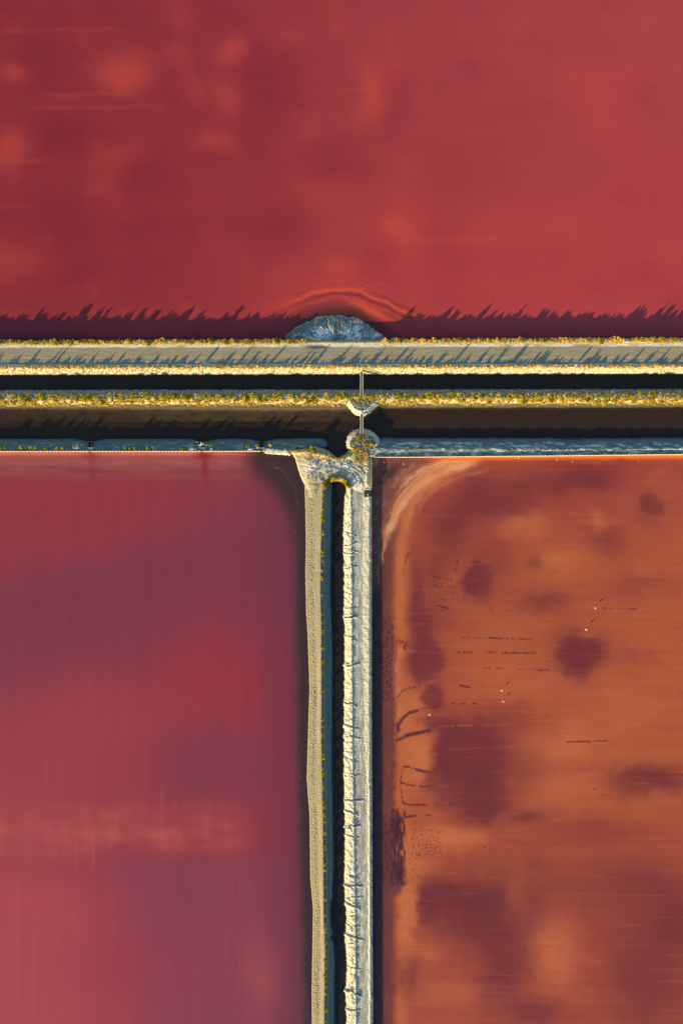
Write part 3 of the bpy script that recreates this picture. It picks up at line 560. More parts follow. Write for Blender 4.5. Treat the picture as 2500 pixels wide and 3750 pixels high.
# --- lower dikes either side of the junction
gaps = [(330, 5.0), (741, 5.0), (958, 5.0)]
def low_dike(u0, u1, left, label):
    us = axis(u0, u1, 2.4, -20, 2520, 12)
    if left:
        us = np.unique(np.concatenate([us] + [np.array([g - 6, g - 5, g + 5, g + 6]) for g, _ in gaps]))
        w = 4 * fbm(us / 55, us * 0 + 21, 3); fy = np.interp(us, [0, 640, 1060, 1100, 1300], [1653, 1653, 1651, 1651, 1651]); w = w * (1 - sm(1040, 1100, us)) - 2 * sm(1040, 1100, us) * (1 - 2.5 * sm(1150, 1215, us))
        for g, _ in gaps: w = w + 10 * np.exp(-((us - g) / 32) ** 2)
        kn = [(1580 + w * .6, -1.5), (1597 + w, -.55), (1609 + w, .02), (1622 + w * .7, .75), (1634 + w * .3, 1.45), (fy - 9, 1.7), (fy - 2.2, 1.72), (fy - .6, -1.6)]
    else:
        w = 4 * fbm(us / 60, us * 0 + 41, 4) + 6 * blob(us, us * 0, 2090, 0, 60, 1) ; fy = np.interp(us, [1360, 1500, 2500], [1674.5, 1674, 1664])
        kn = [(1574 + w, -1.5), (1592 + w, -.55), (1607 + w, .02), (1621 + w * .7, .7), (1632 + w * .4, 1.5), (1644 + w * .2, 1.95), (fy - 9, 1.75), (fy - 2.2, 1.7), (fy - .6, -1.6)]
    U, V, Z, K = sweep(us, kn, [3, 4, 5, 5, 5, 4, 2] if left else [3, 4, 5, 5, 5, 5, 4, 2])
    Z = smoothrows(Z[:-2], 2) if False else Z
    top = sm(2.0, 3.5, K) * (1 - sm(len(kn) - 2.2, len(kn) - 2.0, K))
    Z = Z + top * ((.22 if left else .26) * fbm(U / 20, V / 9, 4) + (.15 if left else .35) * np.clip(fbm(U / 40 + 6, V / 7, 3), 0, 1) * (1 if left else sm(3.5, 4.5, K)))
    if left:
        Z = Z - 3.2 * sm(1082, 1092, U) * sm(4.0, 5.2, K) - 1.1 * sm(1100, 1150, U) * sm(2.6, 4, K) - 1.6 * sm(1175, 1216, U)
        for g, hw in gaps:
            k = sm(hw + 1.2, hw - .2, np.abs(U - g)) * sm(1.5, 2, K) * (1 - sm(6.4, 6.6, K)); Z = Z * (1 - k) + (-.55) * k
    C = np.broadcast_to(np.array([.115, .15, .155] if left else [.135, .17, .175]), U.shape + (3,))
    n = fbm(U / 40, V / 7, 5, .6)
    C = mix(C, (.06, .07, .07), .75 * sm(.05, .5, n)); C = mix(C, SALT, (.28 if left else .62) * sm(.02, .45, fbm(U / 45 + 9, V / 11, 5, .62) + (0 if left else .08)) * sm(2.4, 3.2, K))
    C = mix(C, CREAM * 1.1, .6 * sm(.15, .5, fbm(U / 20 + 3, V / 4, 3)) * sm(4.4, 5, K))
    C = mix(C, (.09, .12, .125), 1 - sm(2.0, 2.6, K)); C = mix(C, (.08, .09, .09), 1 - sm(1, 2, K))
    if left:
        for g, hw in gaps: C = mix(C, DAMP * .6, sm(14, 6, np.abs(U - g)) * .85)
    sheet('dike', U, V, Z, C, M['earth'], label, 'dike')
low_dike(-400, 1222, True, 'low grey blue dike with sheet piles along top of left pond')
low_dike(1352, 2900, False, 'broad salt crusted dike with sheet piles along top of orange pond')

# --- the two vertical dikes
vs = axis(1772, 4150, 2.0, 1700, 3770, 12)
LW = np.interp(vs, [1750, 1776, 1868, 1983, 2097, 2250, 2300, 2427, 2523, 2683, 2858, 2985, 3032, 3223, 3335, 3478, 3638, 3750, 4200], [1101, 1115, 1118, 1120, 1118, 1121, 1125, 1130, 1133, 1128, 1123, 1133, 1134, 1136, 1146, 1144, 1141, 1142, 1143]) + 1.6 * fbm(vs / 14, vs * 0, 3)
LCf = lambda v: np.interp(v, [1784, 1868, 1983, 2174, 2300, 2555, 2683, 2970, 3000, 3351, 3478, 3750, 4200], [1183, 1178, 1175, 1173, 1176, 1177, 1176, 1181, 1182, 1185, 1190, 1187, 1187])
LC = LCf(vs) + 1.2 * fbm(vs / 18, vs * 0 + 3, 3)
BW = np.interp(vs, [1784, 1830, 2174, 2396, 2778, 3160, 3290, 3335, 3400, 3430, 3445, 3460, 3510, 3750, 4200], [1212, 1211, 1207, 1214, 1212, 1218, 1214, 1206, 1210, 1215, 1208, 1218, 1222, 1221, 1221]) + 1.5 * fbm(vs / 40, vs * 0 + 13, 3)
kn = [(LW - 12, -1.4), (LW - 1, -.06), (LW + 1.5, .28), (LW + 7, .30), (LW + 15, .62), (LW + 27, .92), (LC - 5, 1.5), (LC, 1.58), (LC + 4, 1.3), (LC + 14, .62), (BW - 5, .12), (BW + 1, -.1), (BW + 16, -.75), (BW + 28, -1.5)]
U, V, Z, K = sweep(vs, kn, [2, 3, 3, 5, 6, 7, 4, 4, 4, 4, 3, 4, 3], False)
Z = smoothrows(Z, 1)
trk = sm(3.0, 3.4, K) * (1 - sm(4.9, 5.4, K))
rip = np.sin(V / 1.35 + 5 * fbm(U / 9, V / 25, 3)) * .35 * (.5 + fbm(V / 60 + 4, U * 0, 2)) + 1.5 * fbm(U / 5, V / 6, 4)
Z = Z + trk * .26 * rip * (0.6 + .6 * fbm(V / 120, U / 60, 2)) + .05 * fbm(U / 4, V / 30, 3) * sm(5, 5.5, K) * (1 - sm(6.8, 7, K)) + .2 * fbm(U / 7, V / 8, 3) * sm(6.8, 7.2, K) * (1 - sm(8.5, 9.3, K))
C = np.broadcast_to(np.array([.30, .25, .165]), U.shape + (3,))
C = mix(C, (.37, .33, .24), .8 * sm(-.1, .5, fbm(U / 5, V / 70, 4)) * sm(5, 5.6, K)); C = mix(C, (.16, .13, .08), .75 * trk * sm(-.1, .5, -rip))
C = mix(C, (.40, .36, .26), .8 * np.exp(-((K - 2.2) / .3) ** 2)); C = mix(C, (.2, .17, .12), .6 * np.exp(-((K - 2.9) / .18) ** 2))
C = mix(C, (.11, .10, .08), .85 * sm(7.1, 7.5, K) * (1 - sm(8.4, 9.2, K + .3 * fbm(U / 5, V / 9, 2)))); C = mix(C, (.095, .135, .14), sm(8.4, 9.4, K)); C = mix(C, (.15, .19, .195), .6 * sm(9.0, 9.6, K) * sm(-.1, .5, fbm(U / 7, V / 40, 4))); C = mix(C, (.05, .07, .07), .6 * sm(8.4, 9.4, K) * sm(.1, .5, fbm(U / 6 + 9, V / 15, 3)))
C = mix(C, DAMP * .7, 1 - sm(.7, 1.1, K))
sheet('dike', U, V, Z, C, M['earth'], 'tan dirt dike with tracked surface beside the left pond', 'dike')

GUL = [(g_, s_ * s_ * (.75 + .35 * math.sin(g_))) for g_, s_ in [(1914, .5), (1952, 1), (1990, 1), (2013, .6), (2025, .6), (2075, .7), (2153, .7), (2224, .5), (2258, 1.1), (2335, .9), (2435, 1.2), (2501, .4), (2579, 1), (2632, .7), (2659, .7), (2699, .9), (2737, .6), (2781, .8), (2839, 1.1), (2930, .9), (2973, .8), (3029, 1), (3060, .6), (3115, .4),
       (3172, .5), (3207, .6), (3242, 1.1), (3289, .7), (3314, 1), (3354, .7), (3389, .5), (3427, .8), (3453, .7), (3500, .3), (3542, .7), (3568, .6), (3633, 1.1), (3698, .8), (3760, .6), (3830, 1), (3900, .8), (3990, 1)]]
RC = np.interp(vs, [1784, 1868, 2174, 2396, 2778, 3160, 3478, 3750, 4200], [1284, 1287, 1289, 1289, 1292, 1298, 1302, 1304, 1304])
RR = np.interp(vs, [1784, 1868, 2174, 2300, 2619, 2938, 3160, 3478, 3750, 4200], [1331, 1330, 1329, 1328, 1334, 1343, 1346, 1352, 1353, 1353])
RR0 = RR
RWf = lambda v: np.interp(v, [1670, 1868, 2619, 3319, 3638, 4200], [1359, 1359, 1359, 1361, 1362.5, 1363])
RWL = RWf(vs)
RR = np.minimum(RR, RWL - 14)
RE = np.interp(vs, [1784, 1830, 1944, 2097, 2250, 2300, 2587, 2826, 3032, 3255, 3367, 3446, 3542, 3638, 3750, 4200], [1266, 1258, 1254, 1257, 1256, 1259, 1257, 1256, 1260, 1258, 1266, 1260, 1268, 1262, 1266, 1266])
scal = np.zeros_like(vs); prev = 1860
for g, s in GUL:
    k = (vs >= prev) & (vs < g); scal[k] = np.sin(np.pi * (vs[k] - prev) / (g - prev)) ** .7; prev = g
RE = RE + 4 - 0 * scal + 5 * fbm(vs / 16, vs * 0 + 31, 3) - 6 * sum(s * np.exp(-((vs - g - 4) / 7) ** 2) for g, s in GUL)
kn = [(RE - 16, -1.5), (RE - 6, -.5), (RE, .02), (RE + 7, .45), (RE + 16, .95), (RC - 5, 1.28), (RC - 1, 1.34), (RC + 1.5, 1.10), (RC + 18, 1.06), (RR - 3, 1.07), (RR + 2, 1.16), (RWL - 8, 1.40), (RWL - 4, 1.2), (RWL - 2, 1.14), (RWL - .6, -1.6)]
U, V, Z, K = sweep(vs, kn, [3, 4, 5, 6, 6, 3, 2, 8, 6, 3, 4, 4, 2, 2], False)
bank = sm(2, 2.8, K) * (1 - sm(6.6, 7.6, K))
Z = Z + bank * (.16 * scal[None, :] - .10) + bank * .5 * fbm(U / 13, V / 19, 5, .65) + bank * .06 * fbm(U / 14, V / 2.6, 2)
gl = np.zeros_like(Z)
for i, (g, s) in enumerate(GUL):
    m = np.abs(vs - g) < 26
    uu, vv, kk = U[:, m], V[:, m], K[:, m]
    bend = g + (uu - 1285) * .34 * math.sin(i * 2.3) + 5 * fbm(uu / 14 + 3.7 * i, vv * 0 + i, 2) - 7 * np.exp(-((uu - 1285) / 9) ** 2) * (i % 3 == 0) + 2.2 * fbm(uu / 9 + i, vv * 0, 2)
    reach = 1 - sm(7.2 + .35 * s + .25 * (i % 4), 7.7 + .5 * s + .25 * (i % 4), kk)
    dd = vv - bend
    e = sm(1.9, 2.6, kk) * reach * s
    Z[:, m] += e * (-(.35 + .35 * ((i * 7) % 5) / 4) * np.exp(-(dd / (1.5 + .5 * (i % 3))) ** 2) + .34 * np.exp(-((dd - 5.5) / 3.2) ** 2) + .12 * np.exp(-((dd + 5) / 3) ** 2))
    gl[:, m] += e * np.exp(-(dd / 2.6) ** 2)
Z = Z + .045 * fbm(U / 2.6, V / 45, 3) * sm(7, 7.4, K) * (1 - sm(9.2, 9.6, K)) - .1 * np.exp(-((K - 7.05) / .12) ** 2)
rg = sm(9, 9.6, K) * (1 - sm(12.6, 12.9, K)); Z = Z + rg * (.30 * fbm(U / 7, V / 26, 4, .65) + .12 * fbm(U / 6 + V / 12, V / 4 - U / 8, 2))
# pit of the sluice
pit = sm(1335.5, 1337.5, U) * sm(1794, 1796, V) * (1 - sm(1817, 1819, V)) * (1 - sm(12.8, 12.95, K)); Z = Z * (1 - pit) + -.9 * pit
C = np.broadcast_to(np.array([.50, .45, .34]), U.shape + (3,))
C = mix(C, (.62, .59, .52), sm(-.1, .4, fbm(U / 9, V / 16, 3))); C = mix(C, (.36, .30, .20), .5 * sm(.1, .5, fbm(U / 8 + 5, V / 12, 3)) * bank)
rd = sm(6.9, 7.2, K) * (1 - sm(9.0, 9.8, K))
stn = fbm(U / 2.4, V / 60, 3) + .5 * fbm(U / 8, V / 30, 3)
C = mix(C, np.array([.35, .325, .28]), rd); C = mix(C, np.array([.62, .60, .56]), rd * sm(-.05, .5, stn) * .9); C = mix(C, (.24, .215, .18), rd * .75 * sm(.12, .55, -stn)); C = mix(C, (.33, .30, .25), rd * .5 * sm(.1, .4, fbm(U / 20, V / 90, 3)))
C = mix(C, (.56, .51, .41), sm(9.3, 10, K)); C = mix(C, (.42, .40, .36), sm(11.6, 12.2, K))
C = mix(C, (.2, .2, .2), .4 * np.clip(gl, 0, 1)); C = mix(C, (.22, .235, .24), 1 - sm(1.8, 2.3, K))
sheet('dike', U, V, Z, C, M['clod'], 'pale dike with gullied cream bank and rutted grey track beside orange pond', 'dike')

# --- junction plateau
us = np.arange(1040, 1372, 1.5); vj = np.arange(1612, 1826, 1.5)
U, V = np.meshgrid(us, vj)
Aw, Bw = warp(U, V, 4, 14, 3)
land = [(1050, 1650), (1061, 1653), (1080, 1676), (1090, 1715), (1101, 1749), (1115, 1776), (1118, 1840), (1178, 1840), (1180, 1795), (1186, 1778), (1200, 1764), (1216, 1758), (1246, 1758), (1262, 1766), (1268, 1784), (1272, 1810), (1280, 1840), (1366, 1840), (1366, 1640), (1300, 1630), (1278, 1642), (1266, 1660), (1250, 1672), (1238, 1675), (1222, 1668), (1205, 1652), (1180, 1640), (1150, 1633), (1120, 1632), (1095, 1640)]
sdv = poly_sd(Aw, Bw, land)
west = sm(1180, 1090, U)
slope = .045 * west + .16 * (1 - west)
top = 1.72 + .12 * fbm(U / 30, V / 30, 3)
Z = np.where(sdv > 0, top * (1 - np.exp(-sdv * slope / top * 1.3)), sdv * .12)
th = np.arctan2(V - 1800, U - 1235); rr = np.hypot(U - 1235, (V - 1800) * 1.0)
arc = fbm(rr / 8 + 3 + .5 * fbm(U / 40, V / 40, 2), th * 3, 3, .6)
arc2 = fbm((V - .25 * U) / 8.0, (U + .25 * V) / 50, 3, .6)
stre = np.where(U < 1150, arc2, arc) * 1.0
bl = sm(1120, 1180, U); stre = arc2 * (1 - bl) + arc * bl
Z = Z + sm(2, 10, sdv) * (.20 * stre + .22 * fbm(U / 18, V / 18, 4, .6))
Z += .3 * sm(1330, 1338, U) * sm(1690, 1660, V) * 0 + sm(4, 9, sdv) * .3 * np.exp(-((U - 1343) / 7) ** 2) * (1 + fbm(U / 6, V / 6, 3)) * sm(1660, 1690, V)
d, T = seg_dist(U, V, [(1075, 1653), (1120, 1656), (1170, 1664), (1215, 1676), (1250, 1680), (1290, 1668), (1320, 1650)])
Z += .5 * np.exp(-(d / 7) ** 2) * sm(0, 6, sdv)
edge = np.maximum(sm(1775, 1825, V), sm(1063, 1046, U)); Z = Z - .5 * edge - .5 * sm(1755, 1815, V) * sm(1262, 1285, U)
Z = np.where(U > RWf(V) - 2.5, -1.6, Z)
pit = sm(1335.5, 1337.5, U) * sm(1794, 1796, V) * (1 - sm(1817, 1819, V)); Z = Z * (1 - pit) - 1.2 * pit
C = np.broadcast_to(np.array([.33, .295, .22]), U.shape + (3,))
d2, _ = seg_dist(U, V, [(1135, 1712), (1180, 1702), (1230, 1700), (1275, 1705), (1300, 1730), (1308, 1780), (1308, 1830)])
C = mix(C, (.30, .26, .185), sm(-.3, .5, fbm(U / 25, V / 25, 3)))
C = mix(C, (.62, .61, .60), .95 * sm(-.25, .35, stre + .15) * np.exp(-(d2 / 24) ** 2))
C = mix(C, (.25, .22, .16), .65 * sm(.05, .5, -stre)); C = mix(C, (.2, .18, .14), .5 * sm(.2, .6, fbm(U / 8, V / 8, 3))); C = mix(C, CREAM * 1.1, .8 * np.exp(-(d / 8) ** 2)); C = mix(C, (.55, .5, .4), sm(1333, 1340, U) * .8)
C = mix(C, (.19, .165, .12), .85 * blob(U, V, 1315, 1672, 24, 22, 1.6)); C = mix(C, (.55, .5, .39), .9 * np.exp(-((sdv - 2) / 2.2) ** 2) * west); C = mix(C, DAMP, sm(1, -2, sdv))
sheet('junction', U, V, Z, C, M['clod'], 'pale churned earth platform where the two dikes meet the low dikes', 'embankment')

C = mix(C, (.10, .10, .095), .8 * sm(.18, .5, fbm(U / 11 + 3, V / 9, 4, .6)) * sm(4, 14, sdv))
JC = (us.copy(), vj.copy(), Z.copy())
X, Y = W(U, V); bpy.data.objects['junction'].data.attributes['Col'].data.foreach_set('color', np.concatenate([np.clip(C, .004, .85), np.ones(C.shape[:2] + (1,))], -1).astype(np.float32).ravel())

# --- mound spilling into the north pond
us = np.arange(1030, 1440, 1.6); vj = np.arange(1135, 1275, 1.6)
U, V = np.meshgrid(us, vj); Aw, Bw = warp(U, V, 5, 14, 13); Aw, Bw = Aw + 9 * fbm(U / 45, V / 45, 2), Bw + 7 * fbm(U / 38 + 5, V / 45, 2)
mo = [(1040, 1248), (1050, 1226), (1081, 1197), (1113, 1181), (1156, 1158), (1199, 1151), (1248, 1149), (1294, 1158), (1331, 1171), (1360, 1192), (1386, 1216), (1402, 1231), (1420, 1242), (1425, 1290), (1040, 1290)]
sdv = poly_sd(Aw, Bw, mo)
ang = np.arctan2(V - 1310, U - 1235) + .10 * fbm(U / 40, V / 40, 3); rad = np.hypot(U - 1235, V - 1310)
rid = fbm(ang * 10, rad / 80, 3) + .5 * fbm(ang * 27, rad / 40, 3)
Z = np.where(sdv > 0, np.minimum(sdv * .0165 + .08 * sm(0, 3, sdv), 2.0), sdv * .1)
Z = Z + sm(0, 25, sdv) * (.34 * rid + .10 * fbm(U / 8, V / 8, 3))
scar, T = seg_dist(U, V, [(1125, 1256), (1137, 1240), (1165, 1246), (1190, 1257), (1215, 1263), (1250, 1266), (1310, 1268), (1390, 1266)])
Z = Z + sm(1238, 1250, V) * 0 + .42 * np.exp(-(scar / 6) ** 2) * sm(0, 10, sdv)
ring = np.abs(np.hypot(U - 1096, (V - 1243) * 1.25) - 26); Z = Z + .22 * np.exp(-(ring / 4) ** 2) * sm(0, 8, sdv) - .35 * blob(U, V, 1096, 1245, 20, 14, 2)
Z = Z - .9 * sm(1262, 1270, V)
Z = Z - .9 * blob(U, V, 1130, 1262, 8, 12, 1.6) - .45 * blob(U, V, 1320, 1262, 4, 14)
C = np.broadcast_to(np.array([.145, .16, .16]), U.shape + (3,))
C = mix(C, (.08, .09, .09), .7 * sm(.05, .5, -rid))
sw = fbm(ang * 22 + 5, rad / 30, 4)
C = mix(C, SALT * 1.12, 1.0 * sm(-.25, .2, sw + .3 * fbm(U / 10, V / 10, 3)) * np.clip(blob(U, V, 1175, 1222, 45, 30, 1.3) + blob(U, V, 1295, 1225, 42, 40, 1.4) + .8 * blob(U, V, 1372, 1222, 22, 15) + .7 * np.exp(-(ring / 5) ** 2) + .35 * blob(U, V, 1225, 1170, 12, 7), 0, 1))
C = mix(C, (.36, .28, .19), .55 * sm(.2, .5, fbm(ang * 18 + 9, rad / 25, 3))); C = mix(C, (.52, .5, .44), .8 * np.exp(-((sdv - 2.5) / 1.3) ** 2) * sm(-.3, .2, fbm(U / 12, V / 12, 2)))
C = mix(C, CREAM * 1.15, .85 * np.exp(-(scar / 6) ** 2)); C = mix(C, DAMP * .6, sm(0, -3, sdv))
sheet('mound', U, V, Z, C, M['earth'], 'grey salt streaked fan of spoil spilling into the red pond', 'mound')

# --- stone promontories carrying the footbridge ends
def promontory(u0, u1, v0, v1, poly, slope, topz, shade, label):
    us = np.arange(u0, u1, 1.5); vj = np.arange(v0, v1, 1.5)
    U, V = np.meshgrid(us, vj); Aw, Bw = warp(U, V, 3, 9, 17)
    s = poly_sd(Aw, Bw, poly)
    Z = np.where(s > 0, topz * np.tanh(s * slope / topz * 1.15), s * .16) + sm(0, 3, s) * (.4 * fbm(U / 4.5, V / 4.5, 3) + .15 * fbm(U / 14, V / 14, 2))
    C = np.broadcast_to(np.array(shade), U.shape + (3,)); C = mix(C, (.16, .14, .11), sm(11, 17, s) * .9); C = mix(C, np.array(shade) * .55, .6 * sm(.1, .5, fbm(U / 4, V / 4, 2)))
    C = mix(C, DAMP * .6, sm(0, -2, s))
    return sheet('promontory', U, V, Z, C, M['clod'], label, 'stone mound')
PA = [(1262, 1470), (1276, 1487), (1291, 1507), (1309, 1518), (1323, 1522), (1338, 1518), (1353, 1508), (1370, 1492), (1388, 1478), (1396, 1464), (1380, 1450), (1280, 1450)]
PB = [(1270, 1640), (1268, 1618), (1276, 1596), (1290, 1580), (1308, 1572), (1328, 1569), (1350, 1575), (1370, 1587), (1384, 1602), (1389, 1618), (1392, 1632), (1375, 1652), (1330, 1668), (1290, 1664)]
promontory(1252, 1402, 1448, 1530, PA, .15, 1.95, (.72, .67, .56), 'bright stone point where the upper footbridge meets the embankment')
promontory(1258, 1398, 1560, 1670, PB, .12, 2.1, (.5, .5, .48), 'round grey stone mound at the lower end of the footbridge')

# ------------------------------------------------------------------ canal, channel and ditch water
def water(name, u0, u1, v0, v1, step, depth, mat, z, label):
    us = axis(u0, u1, step, -20, 2520, 20); vv = axis(v0, v1, min(step, 2), -20, 3770, 20)
    U, V = np.meshgrid(us, vv); X, Y = W(U, V)
    me = mesh_np(name, np.stack([X, Y, np.full_like(X, z)], -1), grid_faces(len(vv), len(us)), extra={'depth': np.clip(depth(U, V), 0.0, 3)})
    return tag(link(name, me, mat), label, 'water', kind='structure')
water('canal', -400, 2900, 1352, 1440, 10, lambda U, V: np.full(U.shape, 2.5), M['canal'], -.10, 'straight black canal between levee road and shrub embankment')
def chan_depth(U, V):
    n = lerp(1494, 1489, U) + 9 * blob(U, U * 0, 1050, 0, 260, 1) + 4 * blob(U, U * 0, 620, 0, 200, 1) + 3.5 * fbm(U / 70, U * 0 + 11, 3)
    shelf = np.interp(U, [-500, 1290, 1400, 2900], [.48, .48, 1.1, 1.1]) - .25 * blob(U, V, 800, 1530, 500, 30)
    wl = 4 * fbm(U / 55, U * 0 + 21, 3) * (1 - sm(1040, 1100, U)) - 2 * sm(1040, 1100, U)
    south = np.where(U < 1330, 1610 + wl, 1606 + 4 * fbm(U / 60, U * 0 + 41, 4))
    for g, _ in gaps: south = south + 10 * np.exp(-((U - g) / 32) ** 2)
    a = np.maximum(V - n, 0); b = np.maximum(south - V, 0)
    da = shelf * (1 - np.exp(-a / 14)) + .9 * sm(45, 95, a)
    db = .05 * b
    d = np.minimum(da, db)
    d = np.where((U > 1200) & (U < 1300) & (V > 1590), np.maximum(d, 1.4 * sm(1175, 1215, U)), d)
    for g, hw in gaps: d = np.where((np.abs(U - g) < 8) & (V > 1608), 1.0, d)
    # brown sediment clouds drifting from the gates thin the dark water
    return d
water('channel', -400, 2900, 1478, 1647, 5, chan_depth, M['channel'], -.08, 'dark brown channel between the embankment and the low dikes')
me = mesh_np('inlet', [(*W(1200, 1690), -.082), (*W(1290, 1690), -.082), (*W(1290, 1647), -.082), (*W(1200, 1647), -.082)], [(0, 1, 2, 3)], extra={'depth': [1.5] * 4})
tag(link('inlet', me, M['channel']), 'dark inlet of the channel reaching to the pale junction', 'water', kind='structure')
def ditch_depth(U, V):
    b = np.interp(V, vs, BW); r = np.interp(V, vs, RE)
    return np.maximum(np.minimum((U - b) * .05, (r - U) * .08), 0) + .02
water('ditch', 1170, 1300, 1745, 4150, 2.5, ditch_depth, M['ditch'], -.06, 'narrow dark ditch between the tan dike and the pale dike')

# ------------------------------------------------------------------ sheet pile walls
def pile_wall(path, z0, ztop, label, step=0.6, offs=0.10):
    """interlocking piles along a line of pixels, each a folded plate; joined because each is only a few pixels wide"""
    pts = [P(*p) for p in path]
    root = thing('sheet_pile_wall', label, 'sheet pile wall', pts[0])
    mb = MB(); cap = MB(); o = pts[0]
    r = random.Random(5)
    L = 0
    for a, b in zip(pts[:-1], pts[1:]):
        d = (b - a).normalized(); n = Vector((-d.y, d.x, 0)); ln = (b - a).length; k = max(1, int(ln / step))
        for i in range(k):
            s0 = a + d * (ln * i / k); s1 = a + d * (ln * (i + 1) / k)
            h = ztop + r.uniform(-.06, .06); side = offs * (1 if i % 2 else -1) * .5
            q = [s0 - o + n * (side - .05) + d * .02, s1 - o + n * (side - .05) - d * .02, s1 - o + n * (side + .05) - d * .02, s0 - o + n * (side + .05) + d * .02]
            m = len(mb.v)
            mb.v += [(p.x, p.y, z0) for p in q] + [(p.x, p.y, h) for p in q]
            mb.f += [(m + 4, m + 5, m + 6, m + 7), (m, m + 1, m + 5, m + 4), (m + 1, m + 2, m + 6, m + 5), (m + 2, m + 3, m + 7, m + 6), (m + 3, m, m + 4, m + 7)]
        c0, c1 = a - o, b - o
        w = n * .06
        m = len(cap.v)
        for p in (c0 + n * -.16, c1 + n * -.16, c1 + n * -.08, c0 + n * -.08): cap.v.append((p.x, p.y, ztop - .42))
        for p in (c0 + n * -.16, c1 + n * -.16, c1 + n * -.08, c0 + n * -.08): cap.v.append((p.x, p.y, ztop - .25))
        cap.f += [(m + 4, m + 5, m + 6, m + 7), (m, m + 1, m + 5, m + 4), (m + 1, m + 2, m + 6, m + 5), (m + 2, m + 3, m + 7, m + 6), (m + 3, m, m + 4, m + 7)]
    pr = mb.build('pile_row', M['pile'], root); pr['kind'] = 'stuff'
    cap.build('waler', M['wood'], root)
    return root
pile_wall([(-400, 1654), (325, 1653.4)], -1.5, 2.35, 'pale sheet pile wall left of the leftmost gate on left pond')
pile_wall([(335, 1653.4), (736, 1653.2)], -1.5, 2.35, 'pale sheet pile wall between the leftmost gate and the foam')
pile_wall([(746, 1653.2), (953, 1652.4)], -1.5, 2.35, 'short pale sheet pile wall between the foam and the rightmost gate')
pile_wall([(1366, 1674.7), (1500, 1674.2), (2000, 1669.4), (2900, 1660.2)], -1.5, 2.3, 'pale sheet pile wall along top edge of the orange pond')
pile_wall([(1359.4, 1676), (1359.4, 1793)], -1.5, 1.85, 'short pale sheet pile wall between junction corner and sluice box')
pile_wall([(1359.4, 1820), (1359.4, 2619), (1361.4, 3319), (1363, 3638), (1363.6, 4150)], -1.5, 1.22, 'long pale sheet pile wall running down left edge of orange pond')

# ------------------------------------------------------------------ footbridges
def footbridge(v0, v1, z0, z1, label, bents):
    a, b = P(1323.5, v0, 0), P(1323.5, v1, 0)
    root = thing('footbridge', label, 'footbridge', (a.x, a.y, 0))
    L = a.y - b.y; hw = .42
    zat = lambda t: z0 + (z1 - z0) * t
    n = int(L / .62)
    pan = MB().box((-hw + .04, -.29, -.03), (hw - .04, .29, .03))
    bx = pan.build('deck_panel', M['grating'], root); bx.location = (0, -L * .5 / n, zat(.5 / n))
    sill = MB().box((-hw, -.035, -.02), (hw, .035, .05)).build('crossbar', M['darkwood'], root); sill.location = (0, -L / n, zat(1 / n) + .01)
    for i in range(1, n):
        c = bx.copy(); COL.objects.link(c); c.parent = root; c.location = (0, -L * (i + .5) / n, zat((i + .5) / n))
        if i % 2 and i > 1:
            c = sill.copy(); COL.objects.link(c); c.parent = root; c.location = (0, -L * i / n, zat(i / n) + .01)
    for s in (-1, 1):
        x = s * hw
        MB().box((x - .05, -L, 0), (x + .05, 0, 0)).v
        m = MB(); m.v = [(x - .06, 0, z0 - .25), (x + .06, 0, z0 - .25), (x + .06, -L, z1 - .25), (x - .06, -L, z1 - .25), (x - .06, 0, z0 + .06), (x + .06, 0, z0 + .06), (x + .06, -L, z1 + .06), (x - .06, -L, z1 + .06)]
        m.f = [(0, 1, 2, 3), (4, 7, 6, 5), (0, 4, 5, 1), (1, 5, 6, 2), (2, 6, 7, 3), (3, 7, 4, 0)]
        m.build('stringer', M['darkwood'], root)
        MB().bar((x, .1, z0 + .75), (x, -L - .1, z1 + .75), .075, 8).build('handrail', M['rail'], root)
        MB().bar((x, .1, z0 + .5), (x, -L - .1, z1 + .5), .03, 5).build('mid_rail', M['rail'], root)
        for i in range(0, 7):
            t = i / 6
            MB().bar((x, -L * t, zat(t) - .2), (x, -L * t, zat(t) + .75), .035, 5).build('post', M['rail'], root)
    for v in bents:
        y = P(0, v).y - a.y; t = -y / L
        MB().box((-.75, y - .07, zat(t) - .42), (.75, y + .07, zat(t) - .26)).build('cross_beam', M['wood'], root)
        for s in (-1, 1): MB().bar((s * .6, y, -1.5), (s * .6, y, zat(t) - .42), .1, 7).build('pile', M['darkwood'], root)
footbridge(1362, 1451, 1.7, 2.05, 'upper narrow railed footbridge crossing the black canal', [1373, 1422])
footbridge(1517, 1590, 2.0, 2.1, 'lower narrow railed footbridge crossing the brown channel', [1535, 1566])

# ------------------------------------------------------------------ gates in the lower left dike, sluice box
def gate(u, label, spread=.5):
    o = P(u, 1651)
    r = thing('water_gate', label, 'water gate', (o.x, o.y, 0))
    for s in (-1, 1):
        MB().box((s * spread - .07, .05, -1.2), (s * spread + .07, 3.6, 1.55)).build('side_wall', M['darkwood'], r)
        MB().box((s * (spread + .17) - .09, -.25, -1.4), (s * (spread + .17) + .09, -.07, 2.3)).build('gate_post', M['wood'], r)
    MB().box((-spread - .3, -.22, 1.7), (spread + .3, -.1, 1.9)).build('head_beam', M['wood'], r)
    for k in range(4): MB().box((-spread - .1, -.2, -1.0 + k * .45), (spread + .1, -.12, -.58 + k * .45)).build('gate_board', M['darkwood'], r)
    MB().box((-spread - .5, .5, 1.62), (spread + .5, .85, 1.70)).build('walk_plank', M['wood'], r)
    MB().box((-spread - .5, .9, 1.60), (spread + .5, 1.2, 1.68)).build('walk_plank', M['concrete'], r)
gate(330, 'leftmost timber water gate in the low dike, bare dark cut')
gate(741, 'timber water gate beside the white foam on the low dike')
gate(958, 'timber water gate nearest the junction, beside the pale rubble')

